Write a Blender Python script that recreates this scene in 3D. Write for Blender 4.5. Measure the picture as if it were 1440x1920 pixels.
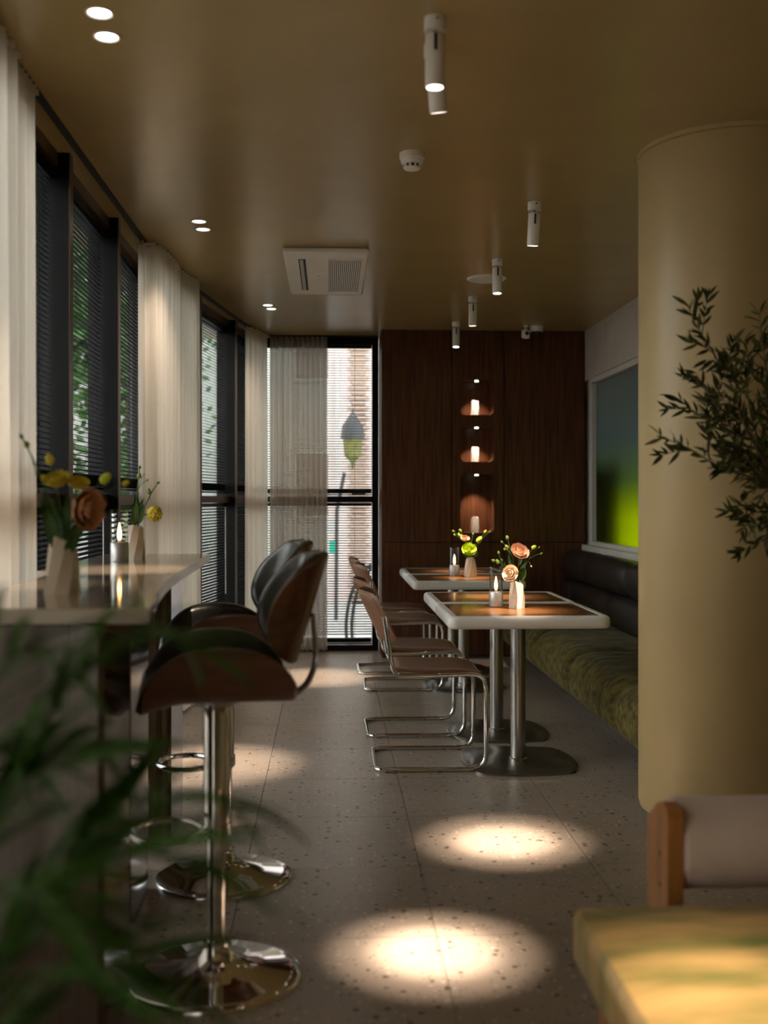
import bpy, math, random
from mathutils import Vector, Matrix, Euler
R = random.Random(7)
scene = bpy.context.scene
COL = scene.collection
for o in list(bpy.data.objects):
    bpy.data.objects.remove(o)

# ------------------------------------------------------------------ camera
F = 2050.0                      # focal length in pixels of a 1440x1920 frame
CAMZ = 1.293
HZ = 935.0                      # image row of the horizon
YAW = math.atan(102.0 / F)
CY, SY = math.cos(YAW), math.sin(YAW)
cam_data = bpy.data.cameras.new('camera')
cam = bpy.data.objects.new('camera', cam_data)
COL.objects.link(cam)
cam.location = (0, 0, CAMZ)
cam.rotation_euler = (math.pi / 2, 0, -YAW)
cam_data.sensor_fit = 'VERTICAL'
cam_data.sensor_height = 36.0
cam_data.sensor_width = 27.0
cam_data.lens = F / 1920 * 36.0
cam_data.shift_y = -(960 - HZ) / 1920
cam_data.clip_start = 0.05
cam_data.dof.use_dof = True
cam_data.dof.focus_distance = 5.6
cam_data.dof.aperture_fstop = 1.9
scene.camera = cam


def px(u, v, d):
    """pixel of the photograph at camera depth d -> world point"""
    xc = (u - 720) / F * d
    return Vector((xc * CY + d * SY, d * CY - xc * SY, CAMZ - (v - HZ) / F * d))


# ------------------------------------------------------------------ world, light, exposure
world = bpy.data.worlds.new('overcast_sky')
scene.world = world
world.use_nodes = True
bg = world.node_tree.nodes['Background']
bg.inputs['Color'].default_value = (1.0, 0.985, 0.96, 1)
bg.inputs['Strength'].default_value = 4.6
scene.view_settings.view_transform = 'Standard'
scene.view_settings.look = 'None'
scene.view_settings.exposure = 0.30
scene.view_settings.gamma = 1.0
scene.view_settings.use_curve_mapping = False


def portal(name, loc, rot, sx, sy):
    l = bpy.data.lights.new(name, 'AREA')
    l.shape = 'RECTANGLE'
    l.size, l.size_y = sx, sy
    l.cycles.is_portal = True
    o = bpy.data.objects.new(name, l)
    o.location, o.rotation_euler = loc, rot
    COL.objects.link(o)


H = math.pi / 2
portal('sky_portal_left', (-1.34, 2.9, 1.33), (0, -H, 0), 2.6, 7.1)
portal('sky_portal_left_far', (-1.08, 7.95, 1.33), (0, -H, -math.atan2(.155, .99)), 2.6, 3.0)
portal('sky_portal_back', (-.09, 9.46, 1.33), (-H, 0, 0), 1.0, 2.6)
portal('sky_portal_right', (2.42, 6.93, 1.59), (0, H, 0), 1.3, 3.5)

CEIL = 2.664
SPOT_W = 1350.0

# ------------------------------------------------------------------ materials
MATS = {}


def nd(nt, t, **kw):
    n = nt.nodes.new(t)
    for k, v in kw.items():
        setattr(n, k, v)
    return n


def mat(name, col, rough=.5, metal=0., var=.08, vscale=6., bump=0., bscale=60., stretch=None, spec=.5,
        coat=0., sheen=0., emis=None, estr=0., col2=None, world_pos=False):
    if name in MATS:
        return MATS[name]
    m = bpy.data.materials.new(name)
    m.use_nodes = True
    nt = m.node_tree
    b = nt.nodes['Principled BSDF']
    L = nt.links.new
    if world_pos:
        src = nd(nt, 'ShaderNodeNewGeometry').outputs['Position']
    else:
        src = nd(nt, 'ShaderNodeTexCoord').outputs['Object']
    mp = nd(nt, 'ShaderNodeMapping')
    if stretch:
        mp.inputs['Scale'].default_value = stretch
    L(src, mp.inputs['Vector'])
    nz = nd(nt, 'ShaderNodeTexNoise')
    nz.inputs['Scale'].default_value = vscale
    nz.inputs['Detail'].default_value = 5
    L(mp.outputs['Vector'], nz.inputs['Vector'])
    rp = nd(nt, 'ShaderNodeValToRGB')
    c2 = col2 or tuple(max(0, c * (1 - 2 * var)) for c in col)
    c1 = col if col2 else tuple(min(1, c * (1 + var)) for c in col)
    rp.color_ramp.elements[0].position = .32
    rp.color_ramp.elements[1].position = .68
    rp.color_ramp.elements[0].color = (*c2, 1)
    rp.color_ramp.elements[1].color = (*c1, 1)
    L(nz.outputs['Fac'], rp.inputs['Fac'])
    L(rp.outputs['Color'], b.inputs['Base Color'])
    b.inputs['Roughness'].default_value = rough
    b.inputs['Metallic'].default_value = metal
    b.inputs['Specular IOR Level'].default_value = spec
    b.inputs['Coat Weight'].default_value = coat
    b.inputs['Coat Roughness'].default_value = .08
    b.inputs['Sheen Weight'].default_value = sheen
    if bump:
        bz = nd(nt, 'ShaderNodeTexNoise')
        bz.inputs['Scale'].default_value = bscale
        L(mp.outputs['Vector'], bz.inputs['Vector'])
        bp = nd(nt, 'ShaderNodeBump')
        bp.inputs['Strength'].default_value = bump
        bp.inputs['Distance'].default_value = .004
        L(bz.outputs['Fac'], bp.inputs['Height'])
        L(bp.outputs['Normal'], b.inputs['Normal'])
    if emis:
        b.inputs['Emission Color'].default_value = (*emis, 1)
        b.inputs['Emission Strength'].default_value = estr
    MATS[name] = m
    return m


def thin_glass(name, tint=(.96, .98, .97), refl=.08):
    m = bpy.data.materials.new(name)
    m.use_nodes = True
    nt = m.node_tree
    nt.nodes.remove(nt.nodes['Principled BSDF'])
    out = nt.nodes['Material Output']
    tr = nd(nt, 'ShaderNodeBsdfTransparent')
    tr.inputs['Color'].default_value = (*tint, 1)
    gl = nd(nt, 'ShaderNodeBsdfGlossy')
    gl.inputs['Roughness'].default_value = .02
    lw = nd(nt, 'ShaderNodeLayerWeight')
    lw.inputs['Blend'].default_value = .25
    ml = nd(nt, 'ShaderNodeMath', operation='MULTIPLY_ADD')
    ml.inputs[1].default_value = .55
    ml.inputs[2].default_value = refl * .4
    nt.links.new(lw.outputs['Fresnel'], ml.inputs[0])
    mx = nd(nt, 'ShaderNodeMixShader')
    nt.links.new(ml.outputs[0], mx.inputs[0])
    nt.links.new(tr.outputs[0], mx.inputs[1])
    nt.links.new(gl.outputs[0], mx.inputs[2])
    nt.links.new(mx.outputs[0], out.inputs['Surface'])
    MATS[name] = m
    return m


def fabric_sheer(name, col, transp, transl):
    m = bpy.data.materials.new(name)
    m.use_nodes = True
    nt = m.node_tree
    b = nt.nodes['Principled BSDF']
    nt.nodes.remove(b)
    out = nt.nodes['Material Output']
    tc = nd(nt, 'ShaderNodeTexCoord')
    mp = nd(nt, 'ShaderNodeMapping')
    mp.inputs['Scale'].default_value = (1, 1, .06)
    nt.links.new(tc.outputs['Object'], mp.inputs[0])
    nz = nd(nt, 'ShaderNodeTexNoise')
    nz.inputs['Scale'].default_value = 70
    nt.links.new(mp.outputs[0], nz.inputs['Vector'])
    rp = nd(nt, 'ShaderNodeValToRGB')
    rp.color_ramp.elements[0].color = (*[c * .95 for c in col], 1)
    rp.color_ramp.elements[1].color = (*col, 1)
    nt.links.new(nz.outputs['Fac'], rp.inputs[0])
    df = nd(nt, 'ShaderNodeBsdfDiffuse')
    tl = nd(nt, 'ShaderNodeBsdfTranslucent')
    nt.links.new(rp.outputs[0], df.inputs['Color'])
    nt.links.new(rp.outputs[0], tl.inputs['Color'])
    m1 = nd(nt, 'ShaderNodeMixShader')
    m1.inputs[0].default_value = transl
    nt.links.new(df.outputs[0], m1.inputs[1])
    nt.links.new(tl.outputs[0], m1.inputs[2])
    tp = nd(nt, 'ShaderNodeBsdfTransparent')
    m2 = nd(nt, 'ShaderNodeMixShader')
    m2.inputs[0].default_value = transp
    nt.links.new(m1.outputs[0], m2.inputs[1])
    nt.links.new(tp.outputs[0], m2.inputs[2])
    nt.links.new(m2.outputs[0], out.inputs['Surface'])
    MATS[name] = m
    return m


def terrazzo():
    m = mat('terrazzo_tile', (.37, .305, .25), rough=.34, var=.06, vscale=2.5, world_pos=True, spec=.4)
    nt = m.node_tree
    b = nt.nodes['Principled BSDF']
    base = b.inputs['Base Color'].links[0].from_socket
    geo = nd(nt, 'ShaderNodeNewGeometry')
    cur = base
    for sc, thr, ccol in ((25, .22, (.09, .07, .055)), (36, .24, (.52, .45, .38)), (55, .22, (.12, .095, .08))):
        vo = nd(nt, 'ShaderNodeTexVoronoi')
        vo.inputs['Scale'].default_value = sc
        nt.links.new(geo.outputs['Position'], vo.inputs['Vector'])
        lt = nd(nt, 'ShaderNodeMath', operation='LESS_THAN')
        lt.inputs[1].default_value = thr
        nt.links.new(vo.outputs['Distance'], lt.inputs[0])
        sep = nd(nt, 'ShaderNodeSeparateColor')
        nt.links.new(vo.outputs['Color'], sep.inputs[0])
        g2 = nd(nt, 'ShaderNodeMath', operation='GREATER_THAN')
        g2.inputs[1].default_value = .62
        nt.links.new(sep.outputs[0], g2.inputs[0])
        mu = nd(nt, 'ShaderNodeMath', operation='MULTIPLY')
        nt.links.new(lt.outputs[0], mu.inputs[0])
        nt.links.new(g2.outputs[0], mu.inputs[1])
        mx = nd(nt, 'ShaderNodeMix', data_type='RGBA')
        nt.links.new(mu.outputs[0], mx.inputs[0])
        nt.links.new(cur, mx.inputs[6])
        mx.inputs[7].default_value = (*ccol, 1)
        cur = mx.outputs[2]
    nt.links.new(cur, b.inputs['Base Color'])
    return m


def frosted_film_glow():
    m = bpy.data.materials.new('frosted_glass_painted_glow')
    m.use_nodes = True
    nt = m.node_tree
    b = nt.nodes['Principled BSDF']
    nt.nodes.remove(b)
    out = nt.nodes['Material Output']
    geo = nd(nt, 'ShaderNodeNewGeometry')
    sp = nd(nt, 'ShaderNodeSeparateXYZ')
    nt.links.new(geo.outputs['Position'], sp.inputs[0])
    mr = nd(nt, 'ShaderNodeMapRange')
    mr.inputs[1].default_value = .95
    mr.inputs[2].default_value = 2.22
    nt.links.new(sp.outputs['Z'], mr.inputs[0])
    rp = nd(nt, 'ShaderNodeValToRGB')
    e = rp.color_ramp.elements
    e[0].position, e[0].color = .0, (.40, .47, .002, 1)  # yellow-green glow from behind the glass is painted into this ramp
    e[1].position, e[1].color = 1., (.135, .14, .13, 1)
    for p, c in ((.16, (.36, .43, .004)), (.27, (.25, .31, .04)), (.38, (.15, .20, .10)), (.6, (.125, .15, .14))):
        k = e.new(p)
        k.color = (*c, 1)
    nt.links.new(mr.outputs[0], rp.inputs[0])
    tl = nd(nt, 'ShaderNodeBsdfTranslucent')
    nt.links.new(rp.outputs[0], tl.inputs['Color'])
    gl = nd(nt, 'ShaderNodeBsdfGlossy')
    gl.inputs['Roughness'].default_value = .3
    mx = nd(nt, 'ShaderNodeMixShader')
    mx.inputs[0].default_value = .05
    nt.links.new(tl.outputs[0], mx.inputs[1])
    nt.links.new(gl.outputs[0], mx.inputs[2])
    nt.links.new(mx.outputs[0], out.inputs['Surface'])
    return m


M_TERR = terrazzo()
M_GROUT = mat('tile_joint', (.10, .08, .07), .8)
M_CEIL = mat('ochre_satin_paint', (.43, .32, .145), .26, var=.03, vscale=3, bump=.04, bscale=25, spec=.5, world_pos=True)
M_COLUMN = mat('ochre_column_paint', (.49, .365, .175), .36, var=.03, vscale=3, bump=.03, bscale=20, spec=.45)
M_WOOD = mat('dark_walnut_veneer', (.130, .046, .019), .34, var=.2, vscale=3.5, stretch=(14, 14, .7), col2=(.050, .017, .0075),
             bump=.06, bscale=10, world_pos=True, spec=.35)
M_PLASTER = mat('pale_plaster', (.52, .47, .41), .85, var=.04, bump=.1, bscale=90)
M_BEIGE = mat('beige_wall_paint', (.38, .28, .13), .6, var=.04)
M_SILL = mat('white_painted_wood', (.62, .60, .56), .45, var=.04)
M_BLACK = mat('black_lacquered_aluminium', (.005, .005, .0055), .32, var=.1, spec=.2)
M_SLAT = mat('black_blind_slat', (.008, .009, .010), .6, var=.1, spec=.1)
M_CORD = mat('black_cord', (.01, .01, .01), .7)
M_BRONZE = mat('bronze_and_lit_edge', (.10, .06, .03), .35, .4)
M_CHROME = mat('polished_chrome', (.78, .78, .79), .06, 1., var=.01)
M_STEEL = mat('brushed_steel', (.50, .48, .45), .27, 1., var=.12, vscale=4, stretch=(30, 30, .5))
M_STEELD = mat('dark_brushed_steel', (.30, .28, .26), .3, 1., var=.08)
M_TAN = mat('brown_saddle_leather', (.23, .105, .055), .42, var=.07, vscale=9, bump=.08, bscale=160)
M_STITCH = mat('pale_stitching', (.62, .42, .28), .6)
M_BLKLEATHER = mat('black_leather', (.010, .009, .009), .30, var=.2, vscale=7, bump=.25, bscale=38, spec=.6)
M_BENCHLEATHER = mat('dark_bench_leather', (.020, .015, .012), .38, var=.2, vscale=6, bump=.15, bscale=40)
M_PLY = mat('walnut_plywood', (.135, .050, .021), .33, var=.2, vscale=4, stretch=(2, 14, 14), col2=(.075, .026, .011), coat=.2)
M_VELVET = mat('olive_chenille_velvet', (.19, .145, .024), .85, var=.3, vscale=9, stretch=(1, 2.2, 3), col2=(.030, .027, .006),
               bump=.5, bscale=60, sheen=.1, spec=.15)
M_WHITE = mat('white_lacquer', (.84, .81, .77), .32, var=.02)
M_WHITEMETAL = mat('white_powder_coat', (.86, .82, .79), .42, var=.02)
M_TABLETOP = mat('dark_brown_laminate', (.17, .070, .019), .28, var=.2, vscale=3, stretch=(1, 12, 1), col2=(.085, .034, .010), coat=.15)
M_CUPW = mat('white_glazed_ceramic', (.74, .66, .58), .3, var=.02)
M_CUPO = mat('cream_ceramic', (.76, .66, .54), .3, var=.03)
M_ALU = mat('matte_aluminium', (.50, .49, .48), .38, .8, var=.02)
M_FLAME = mat('glowing_flame', (1, .6, .25), .5, emis=(1., .56, .20), estr=7)
M_LENS = mat('lit_lamp_lens', (1, 1, 1), .5, emis=(1., .90, .80), estr=9)
M_LENSN = mat('lit_niche_lens', (1, 1, .95), .5, emis=(.85, 1., .78), estr=4)
M_BAR = mat('glossy_bar_top', (.40, .32, .22), .10, var=.04, vscale=3, coat=.6)
M_BAREDGE = mat('pale_bar_edge', (.40, .35, .28), .18, var=.04, coat=.3)
M_PED = mat('glossy_brown_laminate', (.062, .037, .018), .12, var=.25, vscale=3, stretch=(25, 25, .12), coat=.5)
M_STEM = mat('green_stem', (.055, .13, .02), .55)
M_LEAF = mat('fresh_green_leaf', (.05, .14, .022), .45, var=.2)
M_BUD = mat('green_bud', (.26, .34, .05), .55, var=.15, vscale=40)
M_PINK = mat('blush_petal', (.86, .52, .36), .6, var=.1, vscale=30)
M_CREAM = mat('cream_petal', (.88, .66, .46), .6, var=.1, vscale=30)
M_YELLOW = mat('yellow_petal', (.74, .60, .05), .6, var=.15, vscale=30)
M_LIME = mat('lime_petal', (.62, .72, .05), .6, var=.15, vscale=30)
M_ORANGE = mat('apricot_petal', (.95, .47, .22), .6, var=.15, vscale=30)
M_PALM = mat('palm_leaflet', (.038, .105, .008), .6, var=.3, vscale=8, spec=.2)
M_OLIVE = mat('olive_leaf', (.088, .098, .026), .6, var=.3, vscale=12, spec=.2)
M_OLIVE2 = mat('olive_leaf_pale', (.18, .185, .06), .6, var=.2, vscale=12, spec=.2)
M_BARK = mat('grey_brown_bark', (.16, .11, .06), .8, var=.2, bump=.4)
M_POT = mat('terracotta_pot', (.35, .20, .12), .7)
M_SOIL = mat('dark_soil', (.03, .02, .014), .95, bump=.5)
M_GLASS = thin_glass('window_glass')
M_TUBE = thin_glass('smoked_candle_glass', (.97, .965, .96), .06)
M_FROST = frosted_film_glow()
M_CURT = fabric_sheer('cream_curtain_fabric', (.92, .85, .76), .02, .52)
M_SHEER = fabric_sheer('grey_sheer_voile', (.62, .55, .47), .10, .5)
M_PINKWALL = mat('pale_pink_render', (.66, .56, .54), .9, var=.08, vscale=3)
M_BRICK = mat('tan_brick', (.47, .35, .29), .9, var=.15, vscale=5)
M_WHITEWALL = mat('white_render', (.52, .52, .51), .9, var=.04)
M_PALEGREEN = mat('pale_green_render', (.42, .455, .43), .9, var=.05)
M_PAVE = mat('pale_paving', (.36, .36, .355), .9, var=.1)
M_TREELEAF = mat('street_tree_leaf', (.055, .15, .025), .6, var=.35, vscale=2.5)
M_DARK = mat('dark_outdoor_metal', (.03, .033, .04), .5)
M_TEAL = mat('teal_sign', (.02, .42, .30), .5)
M_UPHOL = mat('olive_upholstery_lit_streaks', (.56, .35, .11), .85, var=.3, vscale=3.0, stretch=(1, 3.2, 1), col2=(.12, .13, .01), sheen=.2)  # orange and green streaks paint lit and shaded patches into the seat colour
M_OAK = mat('honey_oak', (.40, .17, .045), .45, var=.15, vscale=4, stretch=(8, 8, .8))
M_ROLL = mat('dusty_pink_bolster', (.62, .50, .44), .8, var=.05)
M_GREY = mat('grey_plinth', (.17, .16, .15), .4)
M_SLOT = mat('dark_slot', (.02, .02, .02), .6)


# ------------------------------------------------------------------ mesh helpers
class MB:
    def __init__(s):
        s.v, s.f = [], []

    def add(s, vs, fs):
        n = len(s.v)
        s.v += [tuple(p) for p in vs]
        s.f += [tuple(i + n for i in f) for f in fs]
        return s

    def box(s, x0, x1, y0, y1, z0, z1, bev=0.):
        if bev:
            return s.bbox(x0, x1, y0, y1, z0, z1, bev)
        vs = [(x, y, z) for x in (x0, x1) for y in (y0, y1) for z in (z0, z1)]
        return s.add(vs, [(0, 1, 3, 2), (4, 6, 7, 5), (0, 4, 5, 1), (2, 3, 7, 6), (0, 2, 6, 4), (1, 5, 7, 3)])

    def bbox(s, x0, x1, y0, y1, z0, z1, b):
        # box with chamfered edges: stacked rounded outlines
        rings = []
        for z, i in ((z0, b), (z0 + b, 0), (z1 - b, 0), (z1, b)):
            rings.append([(x0 + i + b, y0 + i, z), (x1 - i - b, y0 + i, z), (x1 - i, y0 + i + b, z), (x1 - i, y1 - i - b, z),
                          (x1 - i - b, y1 - i, z), (x0 + i + b, y1 - i, z), (x0 + i, y1 - i - b, z), (x0 + i, y0 + i + b, z)])
        return s.loft(rings, True, True)

    def loft(s, rings, cap0=False, cap1=False, closed=True):
        n = len(rings[0])
        vs = [p for r in rings for p in r]
        fs = []
        for k in range(len(rings) - 1):
            for i in range(n if closed else n - 1):
                j = (i + 1) % n
                fs.append((k * n + i, k * n + j, (k + 1) * n + j, (k + 1) * n + i))
        if cap0:
            fs.append(tuple(range(n - 1, -1, -1)))
        if cap1:
            fs.append(tuple((len(rings) - 1) * n + i for i in range(n)))
        return s.add(vs, fs)

    def lathe(s, prof, n=24, c=(0, 0, 0), cap0=True, cap1=True, twist=0., ax=None):
        rings = []
        for k, (r, z) in enumerate(prof):
            t = twist * k / max(1, len(prof) - 1)
            rings.append([(c[0] + r * math.cos(2 * math.pi * i / n + t), c[1] + r * math.sin(2 * math.pi * i / n + t), c[2] + z)
                          for i in range(n)])
        return s.loft(rings, cap0, cap1)

    def tube(s, pts, r, n=8, closed=False, taper=None, cap=True):
        pts = [Vector(p) for p in pts]
        m = len(pts)
        rings = []
        up = None
        for i, p in enumerate(pts):
            if closed:
                t = pts[(i + 1) % m] - pts[i - 1]
            else:
                t = pts[min(i + 1, m - 1)] - pts[max(i - 1, 0)]
            t.normalize()
            if up is None:
                up = t.orthogonal().normalized()
            else:
                up = (up - t * up.dot(t))
                up = up.normalized() if up.length > 1e-6 else t.orthogonal().normalized()
            b = t.cross(up)
            rr = r if taper is None else r + (taper - r) * i / (m - 1)
            rings.append([p + (up * math.cos(2 * math.pi * k / n) + b * math.sin(2 * math.pi * k / n)) * rr for k in range(n)])
        if closed:
            rings.append(rings[0])
            return s.loft(rings)
        return s.loft(rings, cap, cap)

    def grid(s, P, nu, nv):
        vs = [P(i / nu, j / nv) for i in range(nu + 1) for j in range(nv + 1)]
        fs = [(i * (nv + 1) + j, (i + 1) * (nv + 1) + j, (i + 1) * (nv + 1) + j + 1, i * (nv + 1) + j + 1)
              for i in range(nu) for j in range(nv)]
        return s.add(vs, fs)

    def slab(s, P, nu, nv, thick, n_flip=1):
        """closed sheet: P(u,v) surface, thick(u,v)->(lower, upper) offsets along the normal"""
        e = 1e-3

        def nrm(u, v):
            a = Vector(P(min(u + e, 1), v)) - Vector(P(max(u - e, 0), v))
            b = Vector(P(u, min(v + e, 1))) - Vector(P(u, max(v - e, 0)))
            return a.cross(b).normalized() * n_flip
        top, bot = [], []
        for i in range(nu + 1):
            for j in range(nv + 1):
                u, v = i / nu, j / nv
                p, n = Vector(P(u, v)), nrm(u, v)
                lo, hi = thick(u, v)
                top.append(p + n * hi)
                bot.append(p + n * lo)
        W = nv + 1
        N = len(top)
        fs = []
        for i in range(nu):
            for j in range(nv):
                a, b, c, d = i * W + j, (i + 1) * W + j, (i + 1) * W + j + 1, i * W + j + 1
                fs.append((a, b, c, d))
                fs.append((N + d, N + c, N + b, N + a))
        bd = [i * W for i in range(nu + 1)] + [nu * W + j for j in range(1, nv + 1)] + \
             [i * W + nv for i in range(nu - 1, -1, -1)] + [j for j in range(nv - 1, 0, -1)]
        for k in range(len(bd)):
            a, b = bd[k], bd[(k + 1) % len(bd)]
            fs.append((a, N + a, N + b, b))
        return s.add(top + bot, fs)

    def mesh(s, name, smooth=True, ang=35):
        me = bpy.data.meshes.new(name)
        me.from_pydata(s.v, [], s.f)
        me.update()
        import bmesh
        bm = bmesh.new()
        bm.from_mesh(me)
        bmesh.ops.recalc_face_normals(bm, faces=bm.faces)
        bm.to_mesh(me)
        bm.free()
        if smooth:
            me.polygons.foreach_set('use_smooth', [True] * len(me.polygons))
            me.set_sharp_from_angle(angle=math.radians(ang))
        return me

    def build(s, name, m, parent=None, smooth=True, ang=35, loc=None, rot=None):
        return obj(name, s.mesh(name, smooth, ang), m, parent, loc, rot)


def obj(name, me, m=None, parent=None, loc=None, rot=None):
    if m is not None and not me.materials:
        me.materials.append(m)
    o = bpy.data.objects.new(name, me)
    COL.objects.link(o)
    if parent:
        o.parent = parent
    if loc is not None:
        o.location = loc
    if rot is not None:
        o.rotation_euler = rot
    return o


def tag(o, label, cat, group=None, kind=None):
    o['label'] = label
    o['category'] = cat
    if group:
        o['group'] = group
    if kind:
        o['kind'] = kind
    return o


def struct(o, label=None):
    o['kind'] = 'structure'
    if label:
        o['label'] = label
    return o


def thing(name, label, cat, loc=(0, 0, 0), rotz=0., group=None):
    o = bpy.data.objects.new(name, None)
    o.empty_display_size = .05
    COL.objects.link(o)
    o.location = loc
    o.rotation_euler = (0, 0, rotz)
    return tag(o, label, cat, group)


def rrect(w, d, r, n=6, bulge=0.):
    """rounded rectangle outline; bulge bows the sides outward"""
    pts = []
    for cx, cy, a0 in ((w / 2 - r, d / 2 - r, 0), (-w / 2 + r, d / 2 - r, 90), (-w / 2 + r, -d / 2 + r, 180), (w / 2 - r, -d / 2 + r, 270)):
        for k in range(n + 1):
            a = math.radians(a0 + 90 * k / n)
            pts.append((cx + r * math.cos(a), cy + r * math.sin(a)))
    if bulge:
        q = []
        for k, (x, y) in enumerate(pts):
            q.append((x, y))
            if (k + 1) % (n + 1) == 0:
                x2, y2 = pts[(k + 1) % len(pts)]
                for t in (.2, .4, .6, .8):
                    mx, my = x + (x2 - x) * t, y + (y2 - y) * t
                    l = math.hypot(mx, my)
                    bb = bulge * 4 * t * (1 - t)
                    if abs(x2 - x) > abs(y2 - y):
                        my += math.copysign(bb, my)
                    else:
                        mx += math.copysign(bb, mx)
                    q.append((mx, my))
        pts = q
    return pts


def smooth_path(pts, n=6):
    pts = [Vector(p) for p in pts]
    out = []
    for i in range(len(pts) - 1):
        p0, p1, p2, p3 = pts[max(i - 1, 0)], pts[i], pts[i + 1], pts[min(i + 2, len(pts) - 1)]
        for k in range(n):
            t = k / n
            out.append(.5 * ((2 * p1) + (p2 - p0) * t + (2 * p0 - 5 * p1 + 4 * p2 - p3) * t * t + (3 * p1 - p0 - 3 * p2 + p3) * t ** 3))
    out.append(pts[-1])
    return out


def fillet_path(pts, r, n=5):
    """polyline with rounded corners"""
    pts = [Vector(p) for p in pts]
    out = [pts[0]]
    for i in range(1, len(pts) - 1):
        a, b, c = pts[i - 1], pts[i], pts[i + 1]
        rr = r[i] if isinstance(r, (list, tuple)) else r
        d1, d2 = (a - b), (c - b)
        l = min(rr, d1.length * .49, d2.length * .49)
        p1, p2 = b + d1.normalized() * l, b + d2.normalized() * l
        for k in range(n + 1):
            t = k / n
            out.append(p1 * (1 - t) ** 2 + b * 2 * t * (1 - t) + p2 * t * t)
    out.append(pts[-1])
    return out


def copy_tree(o, parent=None):
    c = o.copy()
    COL.objects.link(c)
    c.parent = parent
    for ch in list(o.children):
        copy_tree(ch, c)
    return c


# ------------------------------------------------------------------ the room
XL = -1.03                      # front of the left mullions
YB = 9.30                       # back window plane
YW = 8.86                       # front of the wood wall
XR = 2.09                       # right wall
XWOOD = .42
T = .61
floor = struct(MB().box(-1.4, 3.8, -2.6, 9.45, -.12, -.006).build('floor', M_GROUT), 'speckled grey terrazzo tile floor')
tile_me = MB().box(.0012, T - .0012, .0012, T - .0012, -.006, 0).mesh('tile', smooth=False)
tile_me.materials.append(M_TERR)
for i in range(-3, 7):
    for j in range(-12, 8):
        x0, y0 = .316 + i * T, 5.05 + j * T
        if x0 > 3.8 or x0 + T < -1.3 or y0 > 9.45:
            continue
        if y0 > 4.3 and x0 > 2.1:
            continue
        obj('tile', tile_me, None, floor, (x0, y0, 0))

ceiling = struct(MB().box(-1.34, 3.9, -2.7, 9.46, CEIL, CEIL + .2).build('ceiling', M_CEIL), 'ochre satin painted ceiling')
for (x0, x1, y0, y1) in ((-.29, .13, 2.50, 3.12), (-.23, .2, 7.36, 7.62)):
    MB().box(x0, x1, y0, y1, CEIL - .0022, CEIL + .01).build('access_panel', M_CEIL, ceiling, smooth=False)

# wood wall with three niches
wood = struct(MB().box(XWOOD + .004, XR, YW + .30, YB + .14, 0, CEIL).build('wall_back', M_WOOD, smooth=False),
              'dark walnut panelled back wall with three lit niches')
zc_seam = 1.293 - (1017 - HZ) * (YW + .05) / F
U = lambda u: px(u, 900, YW / (CY - (u - 720) / F * SY)).x if False else ((u - 720) / F * CY + SY) / (CY - (u - 720) / F * SY) * YW
def ZV(v, u):
    d = YW / (CY - (u - 720) / F * SY)
    return CAMZ - (v - HZ) / F * d
xs = [XWOOD, U(847), U(945), XR]
g = .0042
for k in range(3):
    MB().box(xs[k] + g, xs[k + 1] - g, YW, YW + .02, .02, zc_seam - g).build('wood_panel', M_WOOD, wood, smooth=False)
    if k != 1:
        MB().box(xs[k] + g, xs[k + 1] - g, YW, YW + .02, zc_seam + g, CEIL).build('wood_panel', M_WOOD, wood, smooth=False)
MB().box(XWOOD + .002, XR, YW + .018, YW + .022, .0, CEIL).build('panel_backing', M_SLOT, wood, smooth=False) if False else None
MB().box(XWOOD, XWOOD + .02, YW + .021, YB, 0.02, CEIL).build('side_panel', M_WOOD, wood, smooth=False)
MB().box(xs[0] + .02, xs[1] + .02, YW + .021, YW + .30, 0, CEIL).build('carcass', M_SLOT, wood, smooth=False)
MB().box(xs[2] - .02, xs[3], YW + .021, YW + .30, 0, CEIL).build('carcass', M_SLOT, wood, smooth=False)
MB().box(xs[1] + .021, xs[2] - .021, YW + .021, YW + .30, 0, zc_seam).build('carcass', M_SLOT, wood, smooth=False)
niche = []
for (v0, v1) in ((712, 778), (800, 866), (889, 999)):
    niche.append((U(863), U(927), ZV(v1, 895), ZV(v0, 895)))
cu = bpy.data.curves.new('niche_panel', 'CURVE')
cu.dimensions = '2D'
cu.fill_mode = 'BOTH'
cu.extrude = .01
def spl(pts):
    s = cu.splines.new('POLY')
    s.points.add(len(pts) - 1)
    for p, q in zip(s.points, pts):
        p.co = (q[0], q[1], 0, 1)
    s.use_cyclic_u = True
X0, X1, Z0, Z1 = xs[1] + g, xs[2] - g, zc_seam + g, CEIL
spl([(X0, Z0), (X1, Z0), (X1, Z1), (X0, Z1)])
NR = .045
for (a, b, c, d) in niche:
    spl([((a + b) / 2 + x, (c + d) / 2 + y) for x, y in rrect(b - a, d - c, NR, 6)])
tmp = bpy.data.objects.new('tmp', cu)
COL.objects.link(tmp)
bpy.context.view_layer.update()
me = bpy.data.meshes.new_from_object(tmp.evaluated_get(bpy.context.evaluated_depsgraph_get()))
bpy.data.objects.remove(tmp)
me.transform(Matrix.Translation((0, YW + .01, 0)) @ Matrix.Rotation(math.pi / 2, 4, 'X'))
me.name = 'niche_panel'
me.materials.clear()
o = obj('niche_panel', me, M_WOOD, wood)
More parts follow.
